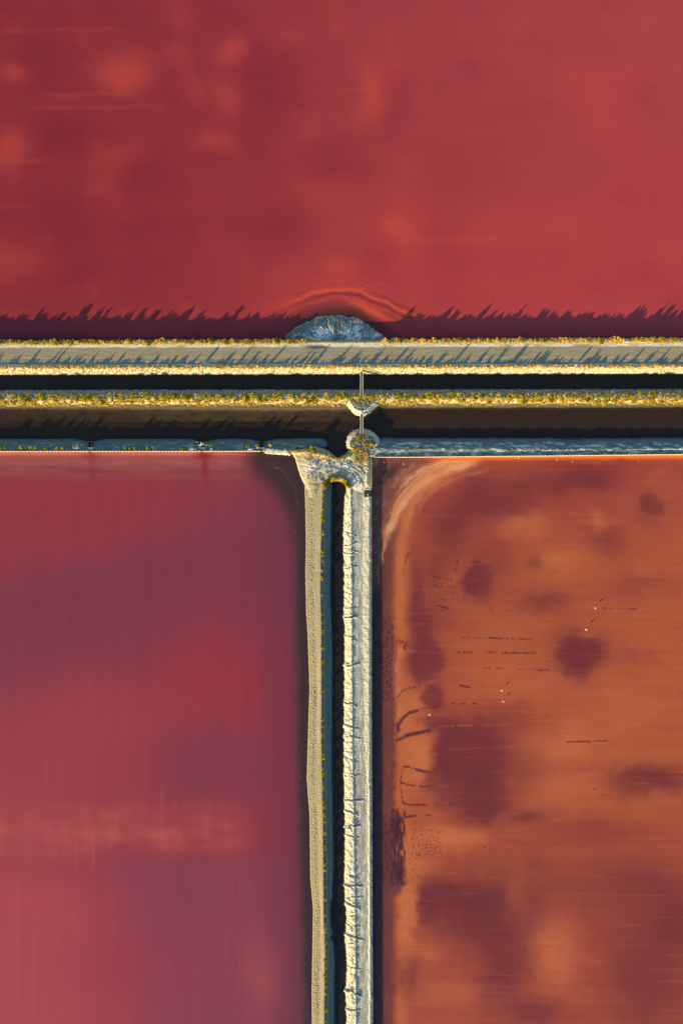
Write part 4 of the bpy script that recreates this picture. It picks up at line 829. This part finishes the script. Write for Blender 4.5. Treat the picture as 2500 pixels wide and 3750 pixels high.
o = P(1347.5, 1807)
r = thing('sluice_box', 'square timber sluice box set in the pale dike above orange pond', 'sluice', (o.x, o.y, -.5))
hx, hy = 1.12, 1.25
MB().box((-hx - .1, -hy, -1.4), (-hx, hy, 1.82)).build('back_wall', M['darkwood'], r)
MB().box((-hx, hy, -1.4), (hx, hy + .1, 1.82)).build('side_wall', M['darkwood'], r)
MB().box((-hx, -hy - .1, -1.4), (hx, -hy, 1.82)).build('side_wall', M['darkwood'], r)
MB().box((hx - .02, -hy, -1.4), (hx + .08, hy, .9)).build('sill_board', M['darkwood'], r)
MB().box((-hx - .1, hy + .02, 1.84), (hx - .35, hy + .3, 2.02)).build('beam', M['concrete'], r)
MB().box((-hx - .05, -hy - .28, 1.84), (hx + .1, -hy - .05, 1.98)).build('beam', M['wood'], r)
MB().bar((-.35, -.15, 1.95), (.2, -hy - .1, 2.05), .09, 6).build('loose_pole', M['concrete'], r)
MB().box((-.06 - hx * .2, -hy, .8), (.06 - hx * .2, hy, .95)).build('cross_strut', M['darkwood'], r)

# ------------------------------------------------------------------ stones (riprap), counted by nobody
def stone_proto(seed):
    r = np.random.default_rng(seed)
    v = np.array([(-1, -1, -.6), (1, -1, -.6), (1, 1, -.6), (-1, 1, -.6), (-1, -1, .6), (1, -1, .6), (1, 1, .6), (-1, 1, .6), (0, 0, 1.0), (0, 0, -.8)], float)
    v *= r.uniform(.65, 1.1, v.shape); v[:, :2] *= np.where(np.abs(v[:, 2:]) > .5, .85, 1)
    f = np.array([(4, 5, 8), (5, 6, 8), (6, 7, 8), (7, 4, 8), (0, 1, 5), (0, 5, 4), (1, 2, 6), (1, 6, 5), (2, 3, 7), (2, 7, 6), (3, 0, 4), (3, 4, 7)])
    return v, f
STONES = [stone_proto(i) for i in range(8)]
def scatter_stones(name, pts, size, label, mat='stone'):
    """pts: array of x, y, z world; one joined mesh"""
    VV, FF, n = [], [], 0
    r = np.random.default_rng(len(pts))
    for k, p in enumerate(pts):
        v, f = STONES[k % 8]
        s = size * r.uniform(.55, 1.35); a = r.uniform(0, 6.28); ca, sa = math.cos(a), math.sin(a)
        q = v * (s, s * r.uniform(.7, 1), s * .8); q = np.stack([q[:, 0] * ca - q[:, 1] * sa, q[:, 0] * sa + q[:, 1] * ca, q[:, 2]], 1)
        VV.append(q + p); FF.append(f + n); n += len(v)
    me = mesh_np(name, np.concatenate(VV), np.concatenate(FF), smooth=False)
    return tag(link(name, me, M[mat]), label, 'stones', kind='stuff')
def strip_pts(n, knots, jitter=0, u0=-300, u1=2800):
    """random points on a strip given as (y at u=0, y at u=2500, z) cross profile"""
    u = rng.uniform(u0, u1, n); t = rng.uniform(0, 1, n) * (len(knots) - 1); i = np.minimum(t.astype(int), len(knots) - 2); f = t - i
    kk = np.array(knots, float); a = kk[i] * (1 - f)[:, None] + kk[i + 1] * f[:, None]
    v = a[:, 0] + (a[:, 1] - a[:, 0]) * u / 2500
    X, Y = W(u, v); return np.stack([X, Y, a[:, 2]], 1)
scatter_stones('riprap', strip_pts(6500, [(1354, 1350, 2.05), (1362, 1358, 1.05), (1370.5, 1367, -.05)]), .17, 'bright sunlit stones lining the road side bank of the canal')
scatter_stones('riprap', strip_pts(5000, [(1425.5, 1422.5, -.15), (1433, 1430, .7), (1440, 1437, 1.6)]), .17, 'grey shaded stones lining the embankment side of the canal')
def poly_stones(poly, n, band, slope, topz):
    xs = [p[0] for p in poly]; ys = [p[1] for p in poly]
    u = rng.uniform(min(xs), max(xs), n * 4); v = rng.uniform(min(ys), max(ys), n * 4)
    s = poly_sd(u, v, poly); k = (s > -.5) & (s < band * rng.uniform(.6, 1.2, len(u))); u, v, s = u[k][:n], v[k][:n], s[k][:n]
    X, Y = W(u, v); return np.stack([X, Y, topz * np.tanh(np.maximum(s, 0) * slope / topz * 1.15) + .16], 1)
p1 = poly_stones(PA, 1500, 13, .15, 1.95); p1 = p1[p1[:, 1] < (1875 - 1478) * S]
scatter_stones('riprap', p1, .3, 'bright white stones on the point below the upper footbridge', 'palestone')
p2 = poly_stones(PB, 1900, 13, .12, 2.1); p2 = p2[p2[:, 1] > (1875 - 1640) * S]
scatter_stones('riprap', p2, .27, 'grey stones ringing the round mound at the lower footbridge', 'palestone')

# ------------------------------------------------------------------ shrubs and dry brush
def shrub_np(seed, clumps, per, leaf, flat=.9):
    r = np.random.default_rng(seed); V, F = [], []
    n = 0
    for c in range(clumps):
        a = r.uniform(0, 6.283); d = math.sqrt(r.uniform(0, 1)) * .72; h = r.uniform(.15, .95) * (1 - .35 * d)
        cc = np.array([math.cos(a) * d, math.sin(a) * d, h * flat]); rad = r.uniform(.2, .38)
        for k in range(per):
            w = r.normal(size=3); w /= np.linalg.norm(w); p = cc + w * rad * r.uniform(.55, 1.05)
            if p[2] < 0: p[2] = abs(p[2]) * .4
            ph = r.uniform(0, 6.283); ta = r.uniform(.6, 1.2); nn = np.array([math.cos(ph) * math.sin(ta), math.sin(ph) * math.sin(ta), math.cos(ta)]) + .35 * w
            t = np.cross(nn, r.normal(size=3)); t /= np.linalg.norm(t) + 1e-9; b = np.cross(nn, t); b /= np.linalg.norm(b) + 1e-9
            l = leaf * r.uniform(.6, 1.4); g = l * r.uniform(.35, .7)
            V += [p - t * l - b * g * .3, p + b * g, p + t * l + b * g * .2, p - b * g]; F.append((n, n + 1, n + 2, n + 3)); n += 4
    # a few bare stems
    for k in range(5):
        a = r.uniform(0, 6.283); q = np.array([math.cos(a) * .4, math.sin(a) * .4, .7 * flat]); s = np.array([-math.sin(a), math.cos(a), 0]) * .02
        V += [-s, s, q + s, q - s]; F.append((n, n + 1, n + 2, n + 3)); n += 4
    return np.array(V), np.array(F)
GREEN = [mesh_np('shrub', *shrub_np(100 + i, 14, 20, .19)) for i in range(6)]
for m_ in GREEN: m_.materials.append(M['green'])
DRY = [mesh_np('shrub', *shrub_np(200 + i, 11, 18, .19)) for i in range(5)]
for m_ in DRY: m_.materials.append(M['straw'])
LOWB = [shrub_np(300 + i, 6, 10, .3) for i in range(6)]
def brush(name, pts, label, mat='straw', cat='brush'):
    """pts rows: x, y, z, radius, height; low dry brush as one mass"""
    r = np.random.default_rng(len(pts)); VV, FF, n = [], [], 0
    for k, p in enumerate(pts):
        v, f = LOWB[k % 6]; a = r.uniform(0, 6.283); ca, sa = math.cos(a), math.sin(a)
        q = v * (p[3], p[3], p[4]); q = np.stack([q[:, 0] * ca - q[:, 1] * sa + p[0], q[:, 0] * sa + q[:, 1] * ca + p[1], q[:, 2] + p[2] - .08], 1)
        VV.append(q); FF.append(f + n); n += len(v)
    me = mesh_np(name, np.concatenate(VV), np.concatenate(FF))
    return tag(link(name, me, M[mat]), label, cat, kind='stuff')
def ordi(n):
    return '%d%s' % (n, 'th' if 10 <= n % 100 <= 20 else {1: 'st', 2: 'nd', 3: 'rd'}.get(n % 10, 'th'))
def shrub(u, v, z, rad, h, dry, label, group):
    me = random.choice(DRY if dry else GREEN)
    o = bpy.data.objects.new('shrub', me); COL.objects.link(o)
    o.location = P(u, v, z - .06); o.scale = (rad * random.uniform(.85, 1.15), rad * random.uniform(.85, 1.15), h); o.rotation_euler = (0, 0, random.uniform(0, 6.28))
    return tag(o, label, 'shrub', group)
def bpts(u, v, z, rlo, rhi, hlo, hhi):
    X, Y = W(u, v); n = len(X)
    rad = rng.uniform(rlo, rhi, n); return np.stack([X, Y, np.broadcast_to(z, X.shape), rad, rng.uniform(hlo, hhi, n)], 1)

# pond edge of the levee road
u = rng.uniform(-300, 2800, 2600); k = ~((u > 1118) & (u < 1395)); u = u[k]
hv = np.clip(.5 + 1.25 * fbm(u / 30, u * 0 + 3, 3), .1, 1.35)
brush('dry_brush', bpts(u, lerp(1256.5, 1246.5, u) + rng.uniform(-6, 7, len(u)), 2.0, .35, .7, .35, .75) * np.stack([np.ones(len(u))] * 3 + [.7 + .45 * hv, .5 + 1.7 * hv ** 2], 1), 'dry straw coloured brush along the pond edge of levee road')
N_side = {'L': [], 'R': []}
for i in range(60):
    uu = -40 + 2580 * (i + random.uniform(-.35, .35)) / 60
    if 1105 < uu < 1400: continue
    N_side['L' if uu < 1250 else 'R'].append(uu)
for side in 'LR':
    lst = sorted(N_side[side], reverse=(side == 'L'))
    for j, uu in enumerate(lst):
        dry = random.random() < .5; h = random.choice([.5, .8, 1.0, 1.3, 1.6, 1.9]) * random.uniform(.9, 1.1)
        shrub(uu, lerp(1256, 1246, uu) + random.uniform(-2, 4), 2.0, random.uniform(.85, 1.45), h, dry,
              '%s %s shrub, %s %s of the grey mound along the pond edge' % ('tall' if h > 1.5 else 'low', 'straw coloured' if dry else 'yellow green', ordi(j + 1), 'left' if side == 'L' else 'right'), 'shrubs on the pond edge of the levee')
# canal edge of the road
u = rng.uniform(-300, 2800, 1900)
hv = np.clip(.38 + 1.25 * fbm(u / 20, u * 0 + 23, 3), .1, 1.25); off = rng.uniform(-4, 7, len(u)); hv = hv * (off < 3)
brush('dry_brush', bpts(u, lerp(1347, 1343, u) + off, 2.15, .22, .42, .22, .45) * np.stack([np.ones(len(u))] * 3 + [1 + .5 * hv, 1 + 3.5 * hv ** 2], 1), 'low dry brush along the canal edge of levee road')
lst = [(-10 + 2530 * (i + random.uniform(-.4, .4)) / 46) for i in range(46)]
nl = 0; nr = 0
for uu in sorted(lst, key=lambda x: abs(x - 1323)):
    left = uu < 1323
    if left: nl += 1
    else: nr += 1
    dry = random.random() < .6; h = random.choice([1.2, 1.5, 1.9, 2.3]) * random.uniform(.9, 1.1)
    shrub(uu, lerp(1346.5, 1342.5, uu) + random.uniform(-2.5, 1.0), 2.2, random.uniform(.45, .8), h, dry,
          '%s %s shrub, %s %s of the footbridge along canal edge of road' % ('tall' if h > 1.65 else 'low', 'straw coloured' if dry else 'yellow green', ordi(nl if left else nr), 'left' if left else 'right'), 'shrubs on the canal edge of the road')
# middle embankment
u = rng.uniform(-300, 2800, 4200); v0 = rng.beta(1.8, 1.2, len(u)) * 41 + 1443 + 3 * fbm(u / 30, u * 0 + 2, 2)
k = (fbm(u / 22, v0 / 16, 3) > -.02) & ~((np.abs(u - 1323) < 6) & (v0 < 1455)); u, v0 = u[k], v0[k]
zf = np.interp(v0, [1441, 1447, 1464, 1474, 1482], [1.6, 1.85, 1.8, 1.15, .4])
brush('dry_brush', bpts(u, v0 - 5 * u / 2500, zf, .35, .8, .3, .75), 'dry cream coloured brush covering the narrow embankment')
u2 = rng.uniform(-300, 2800, 2000); v2 = rng.beta(1.4, 1.5, 2000) * 32 + 1446; k = (fbm(u2 / 16 + 40, v2 / 12, 3) > .05) & ~((np.abs(u2 - 1323) < 6) & (v2 < 1455)); u2, v2 = u2[k], v2[k]
brush('green_brush', bpts(u2, v2 - 5 * u2 / 2500, np.interp(v2, [1441, 1447, 1464, 1474, 1482], [1.6, 1.85, 1.8, 1.15, .4]), .35, .7, .35, .85), 'yellow green low growth mixed through the brush of the narrow embankment', 'green')
row = []
for i in range(92):
    uu = -30 + 2570 * (i + random.uniform(-.45, .45)) / 92
    row.append((uu, random.choice([1449, 1453, 1458, 1466, 1471, 1475]) + random.uniform(-2, 2)))
nl = nr = 0
for uu, vv in sorted(row, key=lambda q: abs(q[0] - 1323)):
    if abs(uu - 1323) < 8 and vv < 1456: uu += 16
    left = uu < 1323
    if left: nl += 1
    else: nr += 1
    z = float(np.interp(vv, [1441, 1447, 1464, 1474, 1482], [1.6, 1.85, 1.8, 1.15, .4])); rad = random.uniform(.7, 1.35)
    shrub(uu, vv - 5 * uu / 2500, z, rad, rad * random.uniform(.7, 1.15), random.random() < .18,
          '%s yellow green shrub, %s %s of the footbridge on the narrow embankment' % ('broad' if rad > 1.0 else 'small', ordi(nl if left else nr), 'left' if left else 'right'), 'shrubs on the narrow embankment')
# tan dike: shrubs on its ditch side
ys = [1790, 1812, 1822, 1835, 1868, 1880, 1890, 1900, 1908, 1945, 1958, 1977, 2020, 2036, 2055, 2090, 2110, 2118, 2180, 2250, 2285, 2308, 2316, 2368, 2372, 2415, 2428, 2462, 2530, 2635, 2660, 2695, 2728, 2768, 2775, 2815, 2832, 2838, 2880, 2888, 2930, 2936, 2950, 2955, 2978, 2990, 3005, 3020, 3050, 3068, 3098, 3108, 3130, 3158, 3168, 3185, 3248, 3295, 3352, 3382, 3398, 3412, 3425, 3452, 3470, 3478, 3500, 3515, 3533, 3545, 3562, 3570, 3588, 3610, 3640, 3670, 3696, 3738]
for j, vv in enumerate(ys):
    rad = random.uniform(.5, .85)
    shrub(float(LCf(vv)) + 2.5 + random.uniform(-1, 3.5), vv, 1.3, rad, rad * random.uniform(.8, 1.2), False,
          'small bright yellow shrub on ditch edge of tan dike, %s from the junction' % ordi(j + 1), 'yellow shrubs on the tan dike')
u = rng.uniform(0, 6, 500); vv = rng.uniform(1790, 3900, 500)
brush('dark_brush', bpts(LCf(vv) + 3 + u, vv, 1.15 - u * .05, .15, .32, .15, .35), 'dark low scrub under the yellow shrubs of the tan dike', 'green')
# low dike
low = [(8, 1641), (27, 1639), (84, 1640), (98, 1641), (116, 1641), (134, 1640), (173, 1646), (212, 1643), (232, 1644), (275, 1637), (461, 1641), (480, 1644), (497, 1643), (545, 1642), (562, 1642), (669, 1645), (737, 1640), (771, 1634), (908, 1637), (940, 1632), (990, 1632)]
for j, (uu, vv) in enumerate(low):
    rad = random.uniform(.55, .9)
    shrub(uu, vv, 1.6, rad, rad * 1.75, j in (4, 8, 20), '%s shrub on the low dike, %s from the left edge' % ('straw coloured' if j in (4, 8, 20) else 'yellow green', ordi(j + 1)), 'shrubs on the low dike')
# round mound, junction rims
rnd = [(1300, 1596), (1322, 1604), (1337, 1593), (1342, 1601), (1312, 1610), (1290, 1622), (1335, 1628), (1346, 1624), (1357, 1626), (1362, 1632), (1342, 1636), (1305, 1640), (1293, 1648), (1315, 1645), (1285, 1655)]
for j, (uu, vv) in enumerate(rnd):
    rad = random.uniform(.7, 1.15)
    shrub(uu, vv, 1.7, rad, rad * .9, j % 3 == 0, '%s shrub on the round stone mound, %s from the bridge end' % ('straw coloured' if j % 3 == 0 else 'yellow green', ordi(j + 1)), 'shrubs on the round stone mound')
for j, (uu, vv, dry) in enumerate([(1146, 1643, 0), (1152, 1652, 0), (1160, 1658, 0), (1168, 1660, 0), (1130, 1655, 1), (1180, 1664, 1), (1195, 1669, 1), (1212, 1675, 1), (1228, 1679, 1), (1240, 1681, 0), (1256, 1680, 1), (1270, 1676, 1), (1280, 1668, 0)]):
    rad = random.uniform(.7, 1.2) if j < 4 else random.uniform(.5, .8)
    shrub(uu, vv, 1.5, rad, rad * (1.2 if j == 0 else .8), bool(dry), '%s shrub on rim of the channel inlet, %s from the left' % ('straw coloured' if dry else 'dark green', ordi(j + 1)), 'shrubs on the inlet rim')
for j, (uu, vv, dry) in enumerate([(1186, 1786, 0), (1190, 1778, 0), (1194, 1768, 0), (1203, 1762, 0), (1214, 1757, 1), (1226, 1756, 1), (1238, 1755, 1), (1247, 1754, 1), (1256, 1761, 1), (1263, 1768, 0), (1270, 1777, 0), (1275, 1786, 1)]):
    rad = random.uniform(.75, 1.1)
    shrub(uu, vv, 1.35, rad, rad * random.uniform(1.3, 2.0), bool(dry), '%s shrub arching round the ditch head, %s from the left' % ('straw coloured' if dry else 'yellow', ordi(j + 1)), 'shrubs round the ditch head')
tt = rng.uniform(0, 1, 260); q = np.array([(1070, 1655), (1110, 1652), (1150, 1660), (1200, 1672), (1240, 1682), (1280, 1672), (1300, 1655)])
brush('dry_brush', bpts(np.interp(tt * 6, range(7), q[:, 0]) + rng.uniform(-5, 5, 260), np.interp(tt * 6, range(7), q[:, 1]) + rng.uniform(-4, 4, 260), 1.6, .25, .5, .2, .5), 'golden dry brush on the rim between inlet and pale junction')
tt = rng.uniform(0, 1, 110); th_ = np.pi * (1 - tt)
brush('dry_brush', bpts(1230 + 46 * np.cos(th_) + rng.uniform(-4, 4, 110), 1788 - 32 * np.sin(th_) + rng.uniform(-4, 4, 110), 1.25, .25, .5, .2, .5), 'golden dry brush round the head of the ditch')
u = rng.uniform(1275, 1372, 160); v0 = rng.uniform(1585, 1660, 160); k = np.hypot(u - 1325, v0 - 1622) < 44; u, v0 = u[k], v0[k]
brush('dry_brush', bpts(u, v0, 1.75, .25, .55, .2, .5), 'brown dry brush on top of the round stone mound')
u = rng.uniform(1280, 1375, 130); v0 = rng.uniform(1455, 1505, 130); k = v0 < 1505 - np.abs(u - 1323) * .75; u, v0 = u[k], v0[k]
brush('dry_brush', bpts(u, v0, 1.6, .25, .55, .2, .5), 'brown dry brush on the point below the upper footbridge')

# ------------------------------------------------------------------ foam, rubble, driftwood, slabs
def lump(name, u, v, z, rx, ry, h, mat, label, cat, seed, rough=.5):
    n, m_ = 28, 10; r = np.random.default_rng(seed); V = []
    for i in range(m_):
        for j in range(n):
            a = 2 * math.pi * j / n; t = i / (m_ - 1)
            k = 1 + rough * float(fbm(np.array(math.cos(a) * 1.6 + seed), np.array(math.sin(a) * 1.6), 3)) * 1.6
            V.append((math.cos(a) * rx * t * k, math.sin(a) * ry * t * k, h * (1 - t ** 2.2) * (1 + .5 * float(fbm(np.array(math.cos(a) * t * 3 + seed), np.array(math.sin(a) * t * 3 + 7), 2))) - .12 * t))
    F = [(i * n + j, (i + 1) * n + j, (i + 1) * n + (j + 1) % n, i * n + (j + 1) % n) for i in range(m_ - 1) for j in range(n)]
    me = bpy.data.meshes.new(name); me.from_pydata(V, [], F); me.update(); me.materials.append(M[mat])
    o = link(name, me, None); o.location = P(u, v, z); return tag(o, label, cat)
f = lump('foam', 741, 1628, 1.0, 1.25, 1.0, 1.0, 'salt', 'bright white foam patch above the middle water gate', 'foam', 4, .75)
lump('foam_clump', 721, 1620, .75, .34, .3, .5, 'salt', 'small white foam clump left of the foam patch', 'foam', 9, .6)
lump('foam_clump', 726, 1631, 1.1, .45, .3, .6, 'salt', 'small white foam clump hugging left side of the foam patch', 'foam', 12, .6)
lump('foam_clump', 757, 1630, 1.1, .38, .36, .6, 'salt', 'small white foam clump hugging right side of the foam patch', 'foam', 15, .6)
for i, (u_, v_, rx, ry, h, lb) in enumerate([(703, 1647, 1.5, .55, .7, 'pale earth heap left of the foam against the sheet piles'), (775, 1647, .9, .7, .7, 'small pale earth heap right of the foam against the sheet piles'), (916, 1647, 1.7, .6, .8, 'pale earth heap between foam and rightmost gate'),
                                             (946, 1641, .55, .7, .6, 'small pale earth heap just left of the rightmost gate'), (281, 1640, .9, .9, .5, 'pale tilted earth heap left of the leftmost gate')]):
    lump('earth_heap', u_, v_, 1.62, rx, ry, h, 'concrete', lb, 'earth heap', 30 + i, .7)
u = rng.uniform(968, 1056, 260); X, Y = W(u, 1648 + .10 * (u - 968) + rng.uniform(-4, 4, 260))
scatter_stones('rubble', np.stack([X, Y, np.full_like(X, 1.75)], 1), .3, 'pale rubble along the low dike between rightmost gate and junction', 'palestone')
u = rng.uniform(970, 1060, 200); X, Y = W(u, 1654 + .07 * (u - 968) + rng.uniform(0, 4, 200))
me_ = scatter_stones('rubble', np.stack([X, Y, rng.uniform(.1, 1.4, 200)], 1), .32, 'pale tumbled stones at the foot of the broken wall end', 'palestone')
def jz(u, v):
    a, b, z = JC
    return z[np.clip(((v - b[0]) / 1.5).astype(int), 0, len(b) - 1), np.clip(((u - a[0]) / 1.5).astype(int), 0, len(a) - 1)]
u = rng.uniform(1095, 1350, 420); v0 = rng.uniform(1655, 1775, 420); k = (jz(u, v0) > 1.2) & (fbm(u / 26, v0 / 20, 3) > 0); u, v0 = u[k], v0[k]; X, Y = W(u, v0)
scatter_stones('clods', np.stack([X, Y, jz(u, v0) + .05], 1), .26, 'loose earth clods strewn over the pale junction')
u = np.concatenate([rng.uniform(1295, 1352, 130), rng.uniform(1090, 1215, 70)]); v0 = np.concatenate([rng.uniform(1650, 1700, 130), rng.uniform(1655, 1685, 70)]); k = jz(u, v0) > 1.0; u, v0 = u[k], v0[k]
brush('dry_brush', bpts(u, v0, jz(u, v0), .25, .5, .2, .5), 'ochre scrub on the upper corners of the pale junction')
def slab(u, v, z, l, w, t, rz, tilt, mat, name, label, cat):
    m = MB().box((-l / 2, -w / 2, -t / 2), (l / 2, w / 2, t / 2))
    m.v = [(x + random.uniform(-.08, .08) * l, y + random.uniform(-.12, .12) * w, zz) for x, y, zz in m.v]
    o = m.build(name, M[mat]); o.location = P(u, v, z); o.rotation_euler = (tilt, 0, rz); return tag(o, label, cat)
slab(2287, 1250, 2.2, 1.7, 1.2, .25, .1, -.35, 'concrete', 'concrete_slab', 'smaller pale concrete slab among pond edge shrubs at right', 'slab')
slab(2346, 1252, 2.2, 2.7, .9, .25, -.05, -.4, 'concrete', 'concrete_slab', 'larger pale concrete slab among pond edge shrubs at right', 'slab')
def pole(u0, v0, z0, u1, v1, z1, r, mat, name, label, cat):
    a, b = P(u0, v0, z0), P(u1, v1, z1)
    o = MB().bar((0, 0, 0), b - a, r, 7, r * .7).build(name, M[mat]); o.location = a; return tag(o, label, cat)
pole(1044, 1645, 1.9, 1055, 1660, 2.5, .13, 'wood', 'leaning_pole', 'pale pole leaning over the rubble left of the junction', 'pole')
pole(1060, 1650, 1.9, 1070, 1663, 1.2, .1, 'wood', 'leaning_pole', 'short pale pole at broken wall end beside the junction', 'pole')
pole(1208, 1481, .35, 1224, 1488, .15, .16, 'wood', 'driftwood_log', 'short driftwood log on the muddy shore left of the bridge', 'log')
pole(2302, 1478, .75, 2343, 1478, .75, .15, 'concrete', 'timber_sill', 'long pale timber sill on the embankment shore at right', 'timber')
pole(24, 1485, .5, 66, 1484, .5, .14, 'concrete', 'timber_sill', 'long pale timber sill on the embankment shore at far left', 'timber')
pole(1970, 1481, .3, 1966, 1490, .1, .09, 'wood', 'driftwood_log', 'thin driftwood branch on the embankment shore right of the bridge', 'log')
pole(8, 1488, .1, 8, 1478, 1.2, .1, 'darkwood', 'mooring_post', 'dark leaning post on embankment shore at the left edge', 'post')
pole(878, 1478, .4, 888, 1472, .6, .1, 'wood', 'driftwood_log', 'pale driftwood branch lying in brush left of the bridge', 'log')
o = P(29, 1253)
r = thing('outfall_box', 'small dark outfall box with pale rails on pond edge at far left', 'outfall', (o.x, o.y, 0))
MB().box((-.6, -.5, .2), (.6, .6, 1.9)).build('box', M['darkwood'], r)
MB().bar((-.6, .25, 2.0), (.5, .25, 2.0), .07, 6).build('rail', M['concrete'], r); MB().bar((-.6, -.2, 2.0), (.5, -.2, 2.0), .07, 6).build('rail', M['concrete'], r)

# ------------------------------------------------------------------ white wading birds in the orange pond
def wading_bird():
    """body, neck, head and legs grown as one skin over a joint tree"""
    J = [((0, 0, .72), .15), ((-.17, 0, .70), .12), ((-.36, 0, .64), .045), ((.14, 0, .78), .11), ((.22, 0, .88), .05), ((.20, 0, 1.0), .036), ((.25, 0, 1.10), .034), ((.31, 0, 1.14), .05), ((.39, 0, 1.13), .026), ((.52, 0, 1.10), .009),
         ((-.02, .06, .55), .035), ((-.05, .06, .32), .016), ((0, .06, .02), .014), ((.09, .06, -.1), .012), ((-.02, -.06, .55), .035), ((-.05, -.06, .32), .016), ((0, -.06, .02), .014), ((.09, -.06, -.1), .012)]
    E = [(0, 1), (1, 2), (0, 3), (3, 4), (4, 5), (5, 6), (6, 7), (7, 8), (8, 9), (0, 10), (10, 11), (11, 12), (12, 13), (0, 14), (14, 15), (15, 16), (16, 17)]
    me = bpy.data.meshes.new('bird'); me.from_pydata([j[0] for j in J], E, []); me.update()
    o = bpy.data.objects.new('bird', me); COL.objects.link(o)
    sk = o.modifiers.new('skin', 'SKIN'); sb = o.modifiers.new('sub', 'SUBSURF'); sb.levels = 2; sb.render_levels = 2
    for i, j in enumerate(J):
        d = me.skin_vertices[0].data[i]; d.radius = (j[1], j[1]); d.use_root = (i == 0)
    dg = bpy.context.evaluated_depsgraph_get(); dg.update()
    ev = o.evaluated_get(dg); m2 = bpy.data.meshes.new_from_object(ev)
    bpy.data.objects.remove(o)
    m2.materials.clear(); m2.materials.append(M['white']); m2.materials.append(M['beak'])
    for p in m2.polygons:
        c = p.center; p.use_smooth = True
        p.material_index = 1 if (c.x > .37 and c.z > 1.0) or c.z < .5 else 0
    return m2
BIRD = wading_bird()
wing = MB(); wing.v = [(.16, 0, .03), (.05, .06, .05), (-.2, .05, .02), (-.42, 0, -.06), (-.2, -.07, -.03), (.05, -.08, -.02)]; wing.f = [(0, 1, 2, 3, 4, 5)]
def bird(u, v, rz, s, label):
    o = bpy.data.objects.new('wading_bird', BIRD); COL.objects.link(o)
    o.location = P(u, v, 0); o.rotation_euler = (0, 0, rz); o.scale = (s, s, s)
    tag(o, label, 'bird', 'white birds wading in the orange pond')
    for sd_ in (-1, 1):
        m = MB(); m.v = [(x, sd_ * (.11 + y * .5), .74 + z) for x, y, z in wing.v] + [(x, sd_ * (.15 + y * .5), .74 + z) for x, y, z in wing.v]
        n = 6; m.f = [tuple(range(6)), tuple(range(11, 5, -1))] + [(i, (i + 1) % 6, 6 + (i + 1) % 6, 6 + i) for i in range(6)]
        m.build('folded_wing', M['white'], o)
bird(2180, 2228, -.9, 1.05, 'uppermost of the white birds wading in the orange pond')
bird(2146, 2307, -.75, 1.1, 'white wading bird standing just above the large dark round patch')
bird(1838, 2531, -.5, 1.0, 'upper of the two white birds close together in orange pond')
bird(1843, 2571, -.6, 1.0, 'lower of the two white birds close together in orange pond')
bird(1573, 2619, -.3, .95, 'lone white wading bird nearest the pale dike')
